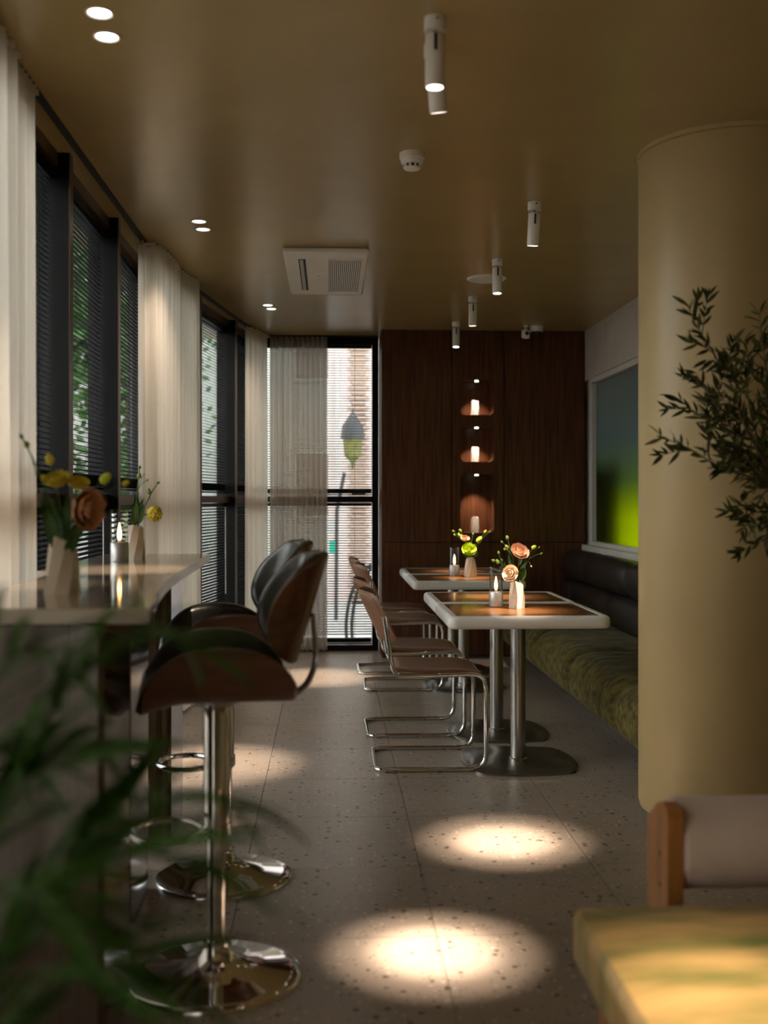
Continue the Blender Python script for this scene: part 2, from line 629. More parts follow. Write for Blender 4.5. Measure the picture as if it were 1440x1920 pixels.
for (a, b, c, d) in niche:
    ol = rrect(b - a, d - c, NR, 6)
    cx, cz = (a + b) / 2, (c + d) / 2
    m = MB().loft([[(cx + x, y, cz + z) for x, z in ol] for y in (YW + .004, YW + .22)], False, True)
    m.build('niche_lining', M_WOOD, wood)
    lm = MB().lathe([(.016, 0), (.016, .008), (.012, .012)], 12, (cx, YW + .05, d - .012))
    o = lm.build('niche_lamp', M_LENSN, wood)
    l = bpy.data.lights.new('niche_spot', 'SPOT')
    l.energy = 16.0
    l.color = (1., .78, .60)
    l.spot_size = math.radians(75)
    l.spot_blend = .7
    l.shadow_soft_size = .012
    lo = bpy.data.objects.new('niche_spot', l)
    COL.objects.link(lo)
    lo.parent = wood
    lo.location = (cx, YW + .05, d - .016)
    lo.rotation_euler = (math.radians(14), 0, 0)
struct(MB().box(XWOOD + .01, XR, YW + .004, YW + .02, 0, .02).build('baseboard_back', M_SLOT, smooth=False))

# right wall with long frosted opening
wr = struct(MB().box(XR, XR + .25, 4.2, YB + .14, 0, .83).build('wall_right', M_PLASTER, smooth=False), 'pale plaster right wall around frosted window')
MB().box(XR, XR + .25, 4.2, YB + .14, 2.26, CEIL).build('upper_wall', M_PLASTER, wr, smooth=False)
MB().box(XR, XR + .25, 4.2, 5.2, .83, 2.26).build('pier', M_PLASTER, wr, smooth=False)
MB().box(XR + .03, XR + .25, 8.74, YB + .14, .83, 2.26).build('pier', M_PLASTER, wr, smooth=False)
w = struct(MB().box(XR + .045, XR + .055, 5.2, 8.68, .95, 2.23).build('window_frosted', M_FROST, smooth=False),
           'frosted window pane fading from yellow green to grey blue')
w.name = 'window_1'
for (y0, y1, z0, z1) in ((8.67, 8.74, .87, 2.26), (5.2, 8.67, 2.215, 2.26), (5.2, 8.67, .92, .955), (6.88, 6.94, .955, 2.215)):
    MB().box(XR + .005, XR + .07, y0, y1, z0, z1, .004).build('window_frame', M_SILL, w)
MB().box(XR - .035, XR + .1, 5.2, 8.84, .845, .92, .004).build('window_sill', M_SILL, w)
tag(MB().box(2.36, 2.78, 7.93, 9.2, 0, 1.62, .01).build('shading_block', M_DARK), 'dark block added outside to shade the frosted window', 'block')  # dark block added behind the pane to throw the shaded patch on it
# room around and behind the camera
struct(MB().box(1.62, 3.9, 4.2, 4.36, 0, CEIL).build('wall_return', M_BEIGE, smooth=False), 'ochre wall running right from the round column')
struct(MB().box(3.8, 3.95, -2.7, 4.3, 0, CEIL).build('wall_side', M_BEIGE, smooth=False), 'ochre side wall of the front room')
struct(MB().box(-1.4, 3.95, -2.75, -2.6, 0, CEIL).build('wall_front', M_BEIGE, smooth=False), 'ochre wall behind the camera')
struct(MB().box(-1.34, -1.05, -2.7, -.61, 0, CEIL).build('wall_left', M_BEIGE, smooth=False), 'ochre wall left of the camera')

# round column
CX, CYY, CR = 1.587, 4.246, .36
col = struct(MB().lathe([(CR - .035, .062), (CR - .02, .064), (CR - .006, .074), (CR, .095), (CR, 2.642), (CR - .005, 2.6435), (CR - .005, 2.6455), (CR + .004, 2.647), (CR + .004, CEIL)],
                        96, (CX, CYY, 0), True, False).build('column', M_COLUMN, ang=30), 'thick round ochre painted column')
MB().lathe([(CR - .035, 0), (CR - .035, .066)], 64, (CX, CYY, 0)).build('plinth', M_GREY, col)

# ------------------------------------------------------------------ windows on the left and back
A0 = Vector((XL, 1.39, 0))
nodes = [Vector((XL, -.61 + k, 0)) for k in range(7)] + [Vector((-1.033, 6.42, 0)), Vector((-.879, 7.45, 0)), Vector((-.724, 8.44, 0)), Vector((-.590, 9.30, 0))]  # first two bays are unseen, added to let daylight in near the camera
cornerB = Vector((-.590, YB, 0))
ENDB = Vector((XWOOD - .004, YB, 0))
slat_cache = {}
TILT = math.radians(19)
PITCH = .0215


def slat_mesh(L):
    k = round(L, 3)
    if k not in slat_cache:
        m = MB()
        prof = []
        for q in range(5):
            s = -1 + q / 2
            prof.append((s * .0125, .0016 * (1 - s * s)))
        rot = [(y * math.cos(TILT) - z * math.sin(TILT), y * math.sin(TILT) + z * math.cos(TILT)) for y, z in prof]
        vs = [(x, y, z) for x in (0, L) for (y, z) in rot] + [(x, y, z - .0006) for x in (0, L) for (y, z) in rot]
        fs = [(i, i + 1, 6 + i, 5 + i) for i in range(4)] + [(10 + i, 15 + i, 16 + i, 11 + i) for i in range(4)]
        m.add(vs, fs)
        me = m.mesh('slat')
        me.materials.append(M_SLAT)
        slat_cache[k] = me
    return slat_cache[k]


def blind(a, b, inner, ztop, zbot, label, stack):
    """venetian blind between a and b (plan), inner = offset towards outside"""
    d = (b - a)
    L = d.length
    ang = math.atan2(d.y, d.x)
    t = thing('venetian_blind', label, 'blind', (a.x, a.y, zbot), ang, 'black venetian blinds')
    h = ztop - zbot
    MB().box(0, L, inner - .016, inner + .016, h - .028, h).build('head_rail', M_BLACK, t, smooth=False)
    MB().box(0, L, inner - .012, inner + .012, 0, .012).build('bottom_rail', M_BLACK, t, smooth=False)
    z = h - .028 - PITCH * .7
    me = slat_mesh(L)
    zs = [.014 + .006 * (q + 1) for q in range(stack)]
    zlow = zs[-1] + .014
    while z > zlow:
        zs.append(z)
        z -= PITCH
    for z in zs:
        obj('slat', me, None, t, (0, inner, z))
    for x in (L * .16, L * .84):
        m = MB().box(x - .0012, x + .0012, inner - .0138, inner - .0126, 0, h)
        m.box(x - .0012, x + .0012, inner + .0126, inner + .0138, 0, h)
        m.build('ladder_cord', M_CORD, t, smooth=False)
    if stack == 5:
        MB().tube([(L * .9, inner - .03, h - .03), (L * .9, inner - .032, h * .42)], .003, 6).build('tilt_wand', M_WHITEMETAL, t)
    return t


ZT = 1.29
names_bay = {0: 'added left of the camera for daylight', 1: 'added for daylight next to the near curtain', 2: 'hidden behind the near curtain', 3: 'behind the far part of the near curtain', 4: 'beside the near curtain', 5: 'between the first two black mullions', 6: 'just before the middle curtain',
             7: 'behind the middle curtain', 8: 'just past the middle curtain', 9: 'at the far end of the left window wall'}
win = None
for k in range(10):
    a, b = nodes[k], nodes[k + 1]
    if k == 0:
        win = struct(MB().box(-.001, .001, -.001, .001, .001, .002).build('window_1', M_BLACK), 'tall black framed window wall on the left') if False else None
    d = b - a
    L = d.length
    ang = math.atan2(d.y, d.x)
    # local frame: x along the wall, +y towards outside (left of travel direction)
    W = struct(MB().box(.055, L, .116, .124, .06, CEIL - .06).build('window_%d' % (k + 3), M_GLASS, smooth=False, loc=(a.x, a.y, 0), rot=(0, 0, ang)),
               'glass bay of the left window wall %s' % names_bay.get(k, 'behind the near curtain'))
    # deep mullion at the start of the bay
    mb = MB().box(0, .055, .002, .145, 0, CEIL).build('mullion', M_BLACK, W, smooth=False)
    MB().box(.0, .055, -.002, .002, 0, CEIL).build('mullion_lit_front', M_BRONZE, W, smooth=False)  # brown paints warm light onto the front face of the black mullion
    MB().box(.055, L, .045, .145, CEIL - .055, CEIL).build('window_head', M_BRONZE, W, smooth=False)
    MB().box(.055, L, .105, .14, CEIL - .10, CEIL - .055).build('frame_bar', M_BLACK, W, smooth=False)
    MB().box(.055, L, .045, .145, 0, .06).build('window_sill', M_BLACK, W, smooth=False)
    MB().box(.055, L, .05, .145, ZT - .027, ZT + .023).build('transom', M_BRONZE, W, smooth=False)
    if k >= 2:
        dn = d.normalized()
        a2, b2 = a + dn * .065, b - dn * .012
        blind(a2, b2, .080, CEIL - .06, ZT + .045, 'upper black blind in left window bay ' + names_bay[k], 9)
        blind(a2, b2, .080, ZT - .03, .075, 'lower black blind in left window bay ' + names_bay[k], 5)
# back window
d = ENDB - cornerB
W = struct(MB().box(.05, d.length - .05, .045, .053, .06, CEIL - .06).build('window_2', M_GLASS, smooth=False, loc=cornerB), 'tall back window beside the walnut wall')
LB = d.length
for nm, bx in (('window_frame', (0, .05, -.02, .14, 0, CEIL)), ('window_frame', (LB - .055, LB, -.02, .14, 0, CEIL)), ('window_head', (.05, LB - .055, -.02, .14, CEIL - .065, CEIL)),
               ('window_sill', (.05, LB - .055, -.02, .14, 0, .05)), ('transom', (.05, LB - .055, -.02, .12, ZT - .03, ZT + .025))):
    MB().box(*bx).build(nm, M_BLACK, W, smooth=False)
blind(cornerB + Vector((.055, 0, 0)), ENDB - Vector((.06, 0, 0)), .012, CEIL - .066, ZT + .03, 'upper black slatted blind on the back window', 7)
blind(cornerB + Vector((.055, 0, 0)), ENDB - Vector((.06, 0, 0)), .012, ZT - .032, .055, 'lower black slatted blind on the back window', 6)
# corner fill and ceiling track
struct(MB().box(-.86, -.585, 9.30, 9.46, 0, CEIL).build('trim_1', M_BLACK, smooth=False), 'black corner post between left and back windows')
trk = [Vector((-.985, 1.4)), Vector((-.985, 6.38)), Vector((-.66, 8.62)), Vector((-.52, 9.2)), Vector((XWOOD - .01, 9.2))]
m = MB()
for a, b in zip(trk[:-1], trk[1:]):
    n = Vector((-(b - a).y, (b - a).x)).normalized() * .012
    m.loft([[(a.x - n.x, a.y - n.y, z), (a.x + n.x, a.y + n.y, z), (b.x + n.x, b.y + n.y, z), (b.x - n.x, b.y - n.y, z)] for z in (CEIL - .012, CEIL)], True, True)
tag(m.build('curtain_track', M_SLOT, smooth=False), 'dark curtain track along the window edge of the ceiling', 'curtain track')


# ------------------------------------------------------------------ curtains
def curtain(name, label, path, folds, amp, zt, zb, mt, seed, thick=.0):
    rr = random.Random(seed)
    pts = smooth_path([Vector((x, y, 0)) for x, y in path], 8)
    ln = [0]
    for a, b in zip(pts[:-1], pts[1:]):
        ln.append(ln[-1] + (b - a).length)

    def at(s):
        s *= ln[-1]
        for i in range(len(pts) - 1):
            if s <= ln[i + 1] or i == len(pts) - 2:
                t = (s - ln[i]) / max(1e-6, ln[i + 1] - ln[i])
                p = pts[i].lerp(pts[i + 1], t)
                dd = (pts[i + 1] - pts[i]).normalized()
                return p, Vector((dd.y, -dd.x, 0))
    ph = [rr.uniform(-.6, .6) for _ in range(folds + 2)]
    am = [rr.uniform(.6, 1.25) for _ in range(folds + 2)]
    base = (pts[0].x, pts[0].y, zb)
    t = thing(name, label, 'curtain', base, 0, None)
    n = folds * 8

    def P(u, v):
        p, nn = at(u)
        k = int(u * folds)
        w = math.sin(2 * math.pi * u * folds + ph[k] * (v + .2)) * amp * am[k] * (.8 + .35 * (1 - v))
        q = p + nn * w
        return (q.x - base[0], q.y - base[1], (zt - zb) * v)
    MB().grid(P, n, 6).build('fabric', mt, t, ang=80)

    def Q(u, v):
        p, nn = at(u)
        w = math.sin(2 * math.pi * u * folds * 1.0 + 1) * amp * .9
        q = p + nn * (w + .0)
        return (q.x - base[0], q.y - base[1], (zt - zb) - .0 + .02 * v)
    MB().grid(Q, n, 1).build('heading_tape', mt, t, ang=80)
    return t


CT = CEIL - .034
curtain('curtain', 'unseen cream curtain added beside the camera to cut window light', [(-.955, .30), (-.955, 1.40)], 12, .035, CT, .02, M_CURT, 9)  # unseen curtain, added to hold back daylight from the near bays
curtain('curtain', 'pale cream pleated curtain at the left edge, nearest the camera', [(-.955, 1.45), (-.955, 2.6), (-.965, 3.38)], 20, .035, CT, .02, M_CURT, 1)
curtain('curtain', 'narrow cream curtain fold hanging beside the first black blind', [(-.985, 3.40), (-.985, 3.68)], 6, .028, CT, .02, M_CURT, 2)
curtain('curtain', 'cream pleated curtain in the middle, near half of the pair', [(-1.0, 5.80), (-.93, 5.90), (-.90, 6.2), (-.895, 6.46)], 9, .03, CT, .03, M_CURT, 3)
curtain('curtain', 'cream pleated curtain in the middle, far half of the pair', [(-.90, 6.50), (-.855, 6.75), (-.835, 6.86), (-.86, 6.92)], 7, .028, CT, .03, M_CURT, 4)
curtain('curtain', 'cream curtain at the far end of the left windows', [(-.665, 8.62), (-.60, 8.78), (-.54, 9.02), (-.52, 9.16)], 6, .025, CT, .02, M_CURT, 5)
curtain('sheer_curtain', 'grey see-through curtain over the left of the back window', [(-.50, 9.19), (-.25, 9.20), (-.02, 9.19)], 11, .032, CT, .02, M_SHEER, 6)

# ------------------------------------------------------------------ bar counter
BZ = 1.05
edge = smooth_path([(-.40, 2.45, 0), (-.425, 2.70, 0), (-.458, 2.98, 0), (-.498, 3.58, 0), (-.528, 4.86, 0)], 6)
ol = [(p.x, p.y) for p in edge] + [(-.985, 4.86), (-.985, 3.72), (-.90, 3.70), (-.88, 2.45)]
bar = thing('bar_counter', 'glossy beige window bar counter with a curved pale edge', 'bar counter', (-.7, 3.6, 0))
def rel(p, z):
    return (p[0] + .7, p[1] - 3.6, z)
ins = [(x + (-.7 - x) * .012, y + (3.6 - y) * .003) for x, y in ol]
MB().loft([[rel(p, BZ - .003) for p in ol], [rel(p, BZ) for p in ins]], False, True).build('counter_top', M_BAR, bar, ang=20)
MB().loft([[rel(p, BZ - .034) for p in ol], [rel(p, BZ - .003) for p in ol]], True, False).build('edge_band', M_BAREDGE, bar, ang=40)
for (y, xr, xl) in ((2.52, -.515, -.80), (3.33, -.60, -.93), (4.14, -.595, -.95)):
    MB().box(xl + .7, xr + .7, y - 3.6, y - 3.6 + .34, 0, BZ - .034, .012).build('pedestal', M_PED, bar)


# ------------------------------------------------------------------ candle lamps, vases, flowers
def candle(loc, label):
    t = thing('candle_lamp', label, 'lamp', loc, 0, 'glass candle lamps')
    MB().lathe([(.034, 0), (.035, .003), (.035, .072), (.033, .075)], 32).build('lamp_base', M_ALU, t)
    MB().lathe([(.0335, .075), (.0335, .200), (.0318, .200), (.0318, .076)], 32, cap0=False, cap1=False).build('glass_tube', M_TUBE, t)
    MB().lathe([(.006, .074), (.0065, .082)], 12).build('wick_holder', M_WHITE, t)
    MB().lathe([(.004, .082), (.0078, .090), (.0090, .103), (.0078, .120), (.005, .136), (.0028, .146), (.0012, .151)], 16).build('flame', M_FLAME, t)
    return t


def vase_mesh(h=.132, rb=.046, rt=.034, nm='vase'):
    rings = []
    n = 8
    K = 10
    for k in range(K + 1):
        t = k / K
        r = rb + (rt - rb) * t
        tw = .75 * t
        ring = []
        for i in range(n):
            a = 2 * math.pi * i / n + tw
            rr = r * (1.0 if i % 2 == 0 else .88 + .08 * math.sin(t * 3.1))
            zz = h * t + (.008 * math.sin(2 * a + .6) * t ** 6)
            ring.append((rr * math.cos(a), rr * math.sin(a), zz))
        rings.append(ring)
    inner = [(x * .88, y * .88, z - .0) for x, y, z in rings[-1]]
    low = [(x * .8, y * .8, .03) for x, y, z in rings[-1]]
    return MB().loft(rings + [inner, low], True, True).mesh(nm, True, 12)


VM_W, VM_O = vase_mesh(), vase_mesh(nm='vase_cream')
VM_W.materials.append(M_CUPW)
VM_O.materials.append(M_CUPO)


def vase(loc, label, me=VM_W, rz=0., s=1.):
    o = obj('vase', me, None, None, loc, (0, 0, rz))
    o.scale = (s, s, s)
    return tag(o, label, 'vase', 'twisted ceramic vases')


def petal_cluster(mb, c, axis, rad, rr, layers=((1., 7, .95), (.78, 6, .62), (.5, 5, .3), (.26, 4, .1))):
    axis = Vector(axis).normalized()
    q = Vector((0, 0, 1)).rotation_difference(axis)
    c = Vector(c)
    for (s, n, op) in layers:
        off = rr.uniform(0, 6)
        for i in range(n):
            a0 = off + 2 * math.pi * i / n

            def P(u, v, a0=a0, s=s, op=op, n=n):
                # u along petal, v across: cupped petal on a shrinking shell, flared and ruffled at the lip
                wid = (1.5 * math.pi / n) * math.sin(min(1, .3 + u * .8) * math.pi * .58)
                a = a0 + (v - .5) * 2 * wid
                th = .15 + u * (2.25 - .75 * op)
                r = rad * s * (math.sin(th) + .30 * op * u ** 3)
                lip = 1 - abs(2 * v - 1) ** 2 * .22
                z = -rad * s * math.cos(th) * lip + rad * (.35 * (1 - s)) + rad * .17 * math.sin(v * 12 + a0 * 5) * u ** 3
                return tuple(c + q @ Vector((r * math.cos(a), r * math.sin(a), z * .85)))
            mb.grid(P, 4, 4)
    return mb


def ellipsoid(mb, c, axis, r, l, n=8):
    axis = Vector(axis).normalized()
    q = Vector((0, 0, 1)).rotation_difference(axis)
    rings = []
    for k in range(7):
        t = -1 + 2 * k / 6
        w = math.sqrt(max(0, 1 - t * t)) * r * (1.1 - .25 * t) + r * .02
        rings.append([Vector(c) + q @ Vector((w * math.cos(2 * math.pi * i / n), w * math.sin(2 * math.pi * i / n), t * l)) for i in range(n)])
    return mb.loft(rings, True, True)


def leaf_blade(mb, base, tip, width, droop=0., nrm=None):
    base, tip = Vector(base), Vector(tip)
    d = tip - base
    side = d.cross(nrm or Vector((R.uniform(-.6, .6), -1, R.uniform(-.3, .5))))
    side.normalize()
    up = side.cross(d).normalized()

    def P(u, v):
        w = width * .5 * math.sin(math.pi * min(.99, u ** .8)) * (v - .5) * 2
        return tuple(base + d * u + side * w + up * (abs(v - .5) * width * .35 + .05 * d.length * math.sin(math.pi * u)) - Vector((0, 0, droop * u * u)))
    return mb.grid(P, 6, 2)


def flower(vloc, mouth, tips, label, mt, kind, size, face=None, leaves=(), group=None, twigs=()):
    """one stem standing in a vase. tips[0] is the flower head in world space."""
    base = Vector(vloc)
    t = thing('flower_stem', label, 'flower', tuple(base), 0, group)
    b0 = base + Vector((R.uniform(-.008, .008), R.uniform(-.008, .008), .034))
    mo = Vector(mouth) + Vector((R.uniform(-.008, .008), R.uniform(-.008, .008), 0))
    tip = Vector(tips)
    mid = mo.lerp(tip, .55) + Vector((0, 0, .012 + .12 * abs(tip.x - mo.x)))
    path = smooth_path([b0, mo, mid, tip], 5)
    L = lambda p: tuple(Vector(p) - base)
    sm = MB().tube([L(p) for p in path], .0022, 6)
    fd = Vector(face) if face else (tip - mid)
    if kind == 'bloom':
        m = MB()
        petal_cluster(m, L(tip), fd, size * .5, R)
        m.build('blossom', mt, t, ang=60)
        m2 = MB()
        ellipsoid(m2, L(tip - fd.normalized() * size * .2), fd, size * .14, size * .2)
        m2.build('calyx', M_STEM, t)
    elif kind == 'ball':
        m = MB()
        ellipsoid(m, L(tip), fd, size * .40, size * .46, 12)
        for i in range(46):
            a, zz = i * 2.4, -1 + 2 * (i + .5) / 46
            r = math.sqrt(1 - zz * zz)
            q = Vector((0, 0, 1)).rotation_difference(fd.normalized())
            dv = q @ Vector((r * math.cos(a), r * math.sin(a), zz * 1.1))
            ellipsoid(m, L(tip + dv * size * .42), dv, size * .08, size * .07, 6)
        m.build('blossom', mt, t)
    else:
        m = MB()
        ellipsoid(m, L(tip), fd, size * .38, size * .62, 10)
        m.build('bud', mt, t)
    for (p, s, mm) in twigs:
        p = Vector(p)
        st = mo.lerp(tip, .62)
        sm.tube([L(x) for x in smooth_path([st, st.lerp(p, .5) + Vector((0, 0, .008)), p], 4)], .0013, 5)
        ellipsoid(MB(), L(p), p - st, s * .38, s * .62).build('bud', mm, t)
    sm.build('stem', M_STEM, t)
    for (p, q, w) in leaves:
        leaf_blade(MB(), L(p), L(q), w).build('leaf', M_LEAF, t, ang=60)
    return t


def bouquet(vloc, h, depth, items, group):
    """items: (label, u, v, kind, size, material, dy, face, leaves, twigs)"""
    mouth = Vector(vloc) + Vector((0, 0, h - .01))
    for (lab, u, v, kind, size, mt, dd, face, lv, tw) in items:
        tip = px(u, v, depth + dd)
        leaves = [(px(a, b, depth + dd * .6), px(c, d2, depth + dd * .6 + R.uniform(-.02, .02)), w) for (a, b, c, d2, w) in lv]
        twigs = [(px(a, b, depth + dd + R.uniform(-.03, .03)), s, mm) for (a, b, s, mm) in tw]
        flower(vloc, mouth, tip, lab, mt, kind, size, face, leaves, group, twigs)


# ------------------------------------------------------------------ dining tables
def dining_table(y0, label):
    x0, x1, D = .545, 1.305, .69
    t = thing('dining_table', label, 'table', ((x0 + x1) / 2, y0 + D / 2, 0), 0, 'white rimmed dining tables')
    w = x1 - x0
    d = D - .003
    rings = []
    rim, th = .042, .06
    prof = [(rim, .75 - .004), (rim, .75), (.022, .75), (.012, .748), (.004, .741), (0, .73), (0, .71), (.004, .698), (.012, .692), (.022, .69), (rim + .03, .69), (rim + .03, .70)]
    for ins_, z in prof:
        r = max(.004, .045 - ins_)
        rings.append([(x, y, z) for x, y in rrect(w - 2 * ins_, d - 2 * ins_, r, 5)])
    MB().loft(rings, False, True).build('rim', M_WHITE, t, ang=40)
    MB().loft([[(x, y, z) for x, y in rrect(w - 2 * rim, d - 2 * rim, .004, 2)] for z in (.73, .7475)], False, True).build('table_top', M_TABLETOP, t, smooth=False)
    MB().lathe([(.037, .012), (.037, .69)], 32).build('column', M_STEEL, t)
    pl = [[(x, y, z) for x, y in rrect(.50 - i, .53 - i, .09, 6, .028)] for z, i in ((0, 0), (.009, 0), (.012, .008))]
    MB().loft(pl, True, True).build('base_plate', M_STEELD, t)
    MB().lathe([(.044, .012), (.044, .02), (.037, .024)], 32).build('collar', M_STEEL, t)
    return t


TY = (4.99, 5.682, 7.18, 7.872)
for y, lb in zip(TY, ('white rimmed dining table nearest the camera, holding a candle and pink flowers', 'bare white rimmed dining table pushed behind the nearest one',
                      'white rimmed dining table farther back, holding yellow green flowers', 'white rimmed dining table against the walnut wall')):
    dining_table(y, lb)


# ------------------------------------------------------------------ cantilever chairs
def make_chair():
    t = thing('cantilever_chair', 'x', 'chair', (0, 0, 0), 0, 'brown cantilever chairs')
    W2, r = .228, .0112
    side = lambda s: [(.040, s * .236, .737), (.068, s * .234, .56), (.088, s * W2, .452), (.524, s * W2, .462), (.524, s * W2, r), (.0, s * W2, r), ]
    a = side(-1)
    b = side(1)
    path = fillet_path(a + [x for x in reversed(b)], [0, .05, .07, .075, .075, .06, .06, .075, .075, .07, .05, 0], 7)
    # keep the upright flared as in the photo
    MB().tube(path, r, 10).build('tube_frame', M_CHROME, t, ang=60)
    # seat pad
    def S(u, v):
        x = .085 + .435 * u
        wv = .212 + .012 * math.sin(math.pi * u)
        cr = max(0, u - .8) / .2
        cr2 = max(0, .18 - u) / .18
        wv *= math.sqrt(max(.0, 1 - .42 * cr ** 2)) * math.sqrt(1 - .25 * cr2 ** 2)
        y = (v - .5) * 2 * wv
        z = .474 - .034 * max(0, (u - .62) / .38) ** 2 - .010 * math.sin(math.pi * u) + .012 * abs(2 * v - 1) ** 3
        return (x, y, z)
    rd = lambda u, v: math.sqrt(max(0, 1 - max(abs(2 * u - 1), abs(2 * v - 1)) ** 14))
    MB().slab(S, 18, 14, lambda u, v: (-.011 * rd(u, v), .011 * rd(u, v))).build('seat', M_TAN, t, ang=60)
    mb = MB()
    edge_ = [S(.03 + .94 * k / 16, .035) for k in range(17)] + [S(.97, .035 + .93 * k / 12) for k in range(1, 13)] + [S(.97 - .94 * k / 16, .965) for k in range(1, 17)]
    mb.tube([(x, y, z + .0105) for x, y, z in edge_], .0011, 4)
    mb.build('seat_stitching', M_STITCH, t)

    def B(u, v):
        # u across, v up ; rounded corners by shrinking
        s = 2 * u - 1
        z0, z1 = .600, .850
        e = abs(s) ** 6
        z = z0 + (z1 - z0) * v
        mid = (z0 + z1) / 2
        z = mid + (z - mid) * (1 - .17 * e)
        tl = (z - .60) / .25
        x = .112 - .118 * tl - .066 * (1 - s * s)
        sw = .222 * (1 - .05 * abs(2 * v - 1) ** 6)
        return (x, s * sw, z)
    MB().slab(B, 16, 12, lambda u, v: (-.013 * rd(u, v), .013 * rd(u, v))).build('backrest', M_TAN, t, ang=60)
    mb = MB()
    for off in (-.0125, .0125):
        ed = [B(.035, .05 + .9 * k / 8) for k in range(9)] + [B(.035 + .93 * k / 14, .955) for k in range(15)] + [B(.965, .95 - .9 * k / 8) for k in range(9)]
        mb.tube([(x + off * .9, y, z + off * .35) for x, y, z in ed], .0013, 4)
    mb.build('back_piping', M_STITCH, t)
    for s in (-1, 1):
        for xx in (.14, .42):
            MB().lathe([(.004, 0), (.004, .003)], 8, (xx, s * .19, .476)).build('screw', M_STEELD, t)
    for s in (-1, 1):
        for xx in (.06, .45):
            MB().box(xx - .012, xx + .012, s * W2 - .006, s * W2 + .006, 0, .004).build('glide', M_SLOT, t, smooth=False)
    return t


ch = make_chair()
chair_spots = [(.217, 5.385, 0), (.205, 6.13, .012), (.240, 7.56, -.015), (.215, 8.26, .01)]
chair_lbl = ['brown leather cantilever chair nearest the camera at the first table', 'brown leather cantilever chair second from the camera',
             'brown leather cantilever chair third from the camera', 'brown leather cantilever chair farthest back beside the walnut wall']
for i, (x, y, a) in enumerate(chair_spots):
    o = ch if i == 0 else copy_tree(ch)
    o.location = (x, y, 0)
    o.rotation_euler.z = a
    o['label'] = chair_lbl[i]

# ------------------------------------------------------------------ bench
bench = thing('banquette_bench', 'long banquette with olive velvet seat and black leather back rolls', 'bench', (1.75, 6.7, 0))
def bl(x, y, z):
    return (x - 1.75, y - 6.7, z)
MB().box(*(1.64 - 1.75, XR - .002 - 1.75), 4.70 - 6.7, 8.85 - 6.7, 0, .13).build('plinth', M_SLOT, bench, smooth=False)
ycut = [4.66, 5.17, 6.19, 7.21, 8.23, 8.85]
for a, b in zip(ycut[:-1], ycut[1:]):
    # rolled cushion: profile in x-z swept along y, pinched at the ends
    prof = []
    for k in range(17):
        t = k / 16
        if t < .5:
            ang = math.pi * (1.5 - t / .5 * .0) if False else None
        prof.append(t)
    rings = []
    n = 14
    for q in range(n + 1):
        s = q / n
        e = min(s, 1 - s) * (b - a)
        pin = 1 - (1 - min(1, e / .07)) ** 2.2 * .16
        y = a + .002 + (b - a - .004) * s
        ring = []
        cx_, cz_ = 1.545, .275
        for k in range(15):
            th = math.radians(-90 - k * 180 / 14)
            rx, rz = .195 * pin, .155 * pin
            ex = abs(math.cos(th)) ** .75 * math.copysign(1, math.cos(th))
            ez = abs(math.sin(th)) ** .75 * math.copysign(1, math.sin(th))
            ring.append(bl(cx_ + rx * ex, y, cz_ + rz * ez))
        ring.append(bl(1.80, y, cz_ + .150 * pin))
        ring.append(bl(1.98, y, cz_ + .135 * pin))
        ring.append(bl(2.0, y, .13))
        ring.append(bl(1.75, y, .122))
        rings.append(ring)
    MB().loft(rings, True, True).build('seat_cushion', M_VELVET, bench, ang=50)
yr = [4.66, 5.75, 6.95, 8.0, 8.85]
for (cx_, cz_, rx, rz, off) in ((1.975, .535, .112, .118, .55), (1.985, .765, .103, .120, 0.)):
    cuts = [4.66] + [min(8.85, max(4.66, y + off * .8)) for y in yr[1:-1]] + [8.85]
    for a, b in zip(cuts[:-1], cuts[1:]):
        if b - a < .05:
            continue
        rings = []
        for q in range(13):
            s = q / 12
            e = min(s, 1 - s) * (b - a)
            pin = 1 - (1 - min(1, e / .06)) ** 2 * .10
            y = a + .001 + (b - a - .002) * s
            rings.append([bl(min(XR - .003, cx_ + rx * pin * math.copysign(abs(math.cos(th)) ** .8, math.cos(th))), y, cz_ + rz * pin * math.copysign(abs(math.sin(th)) ** .8, math.sin(th)))
                          for th in [2 * math.pi * k / 20 for k in range(20)]])
        MB().loft(rings, True, True).build('back_roll', M_BENCHLEATHER, bench, ang=50)


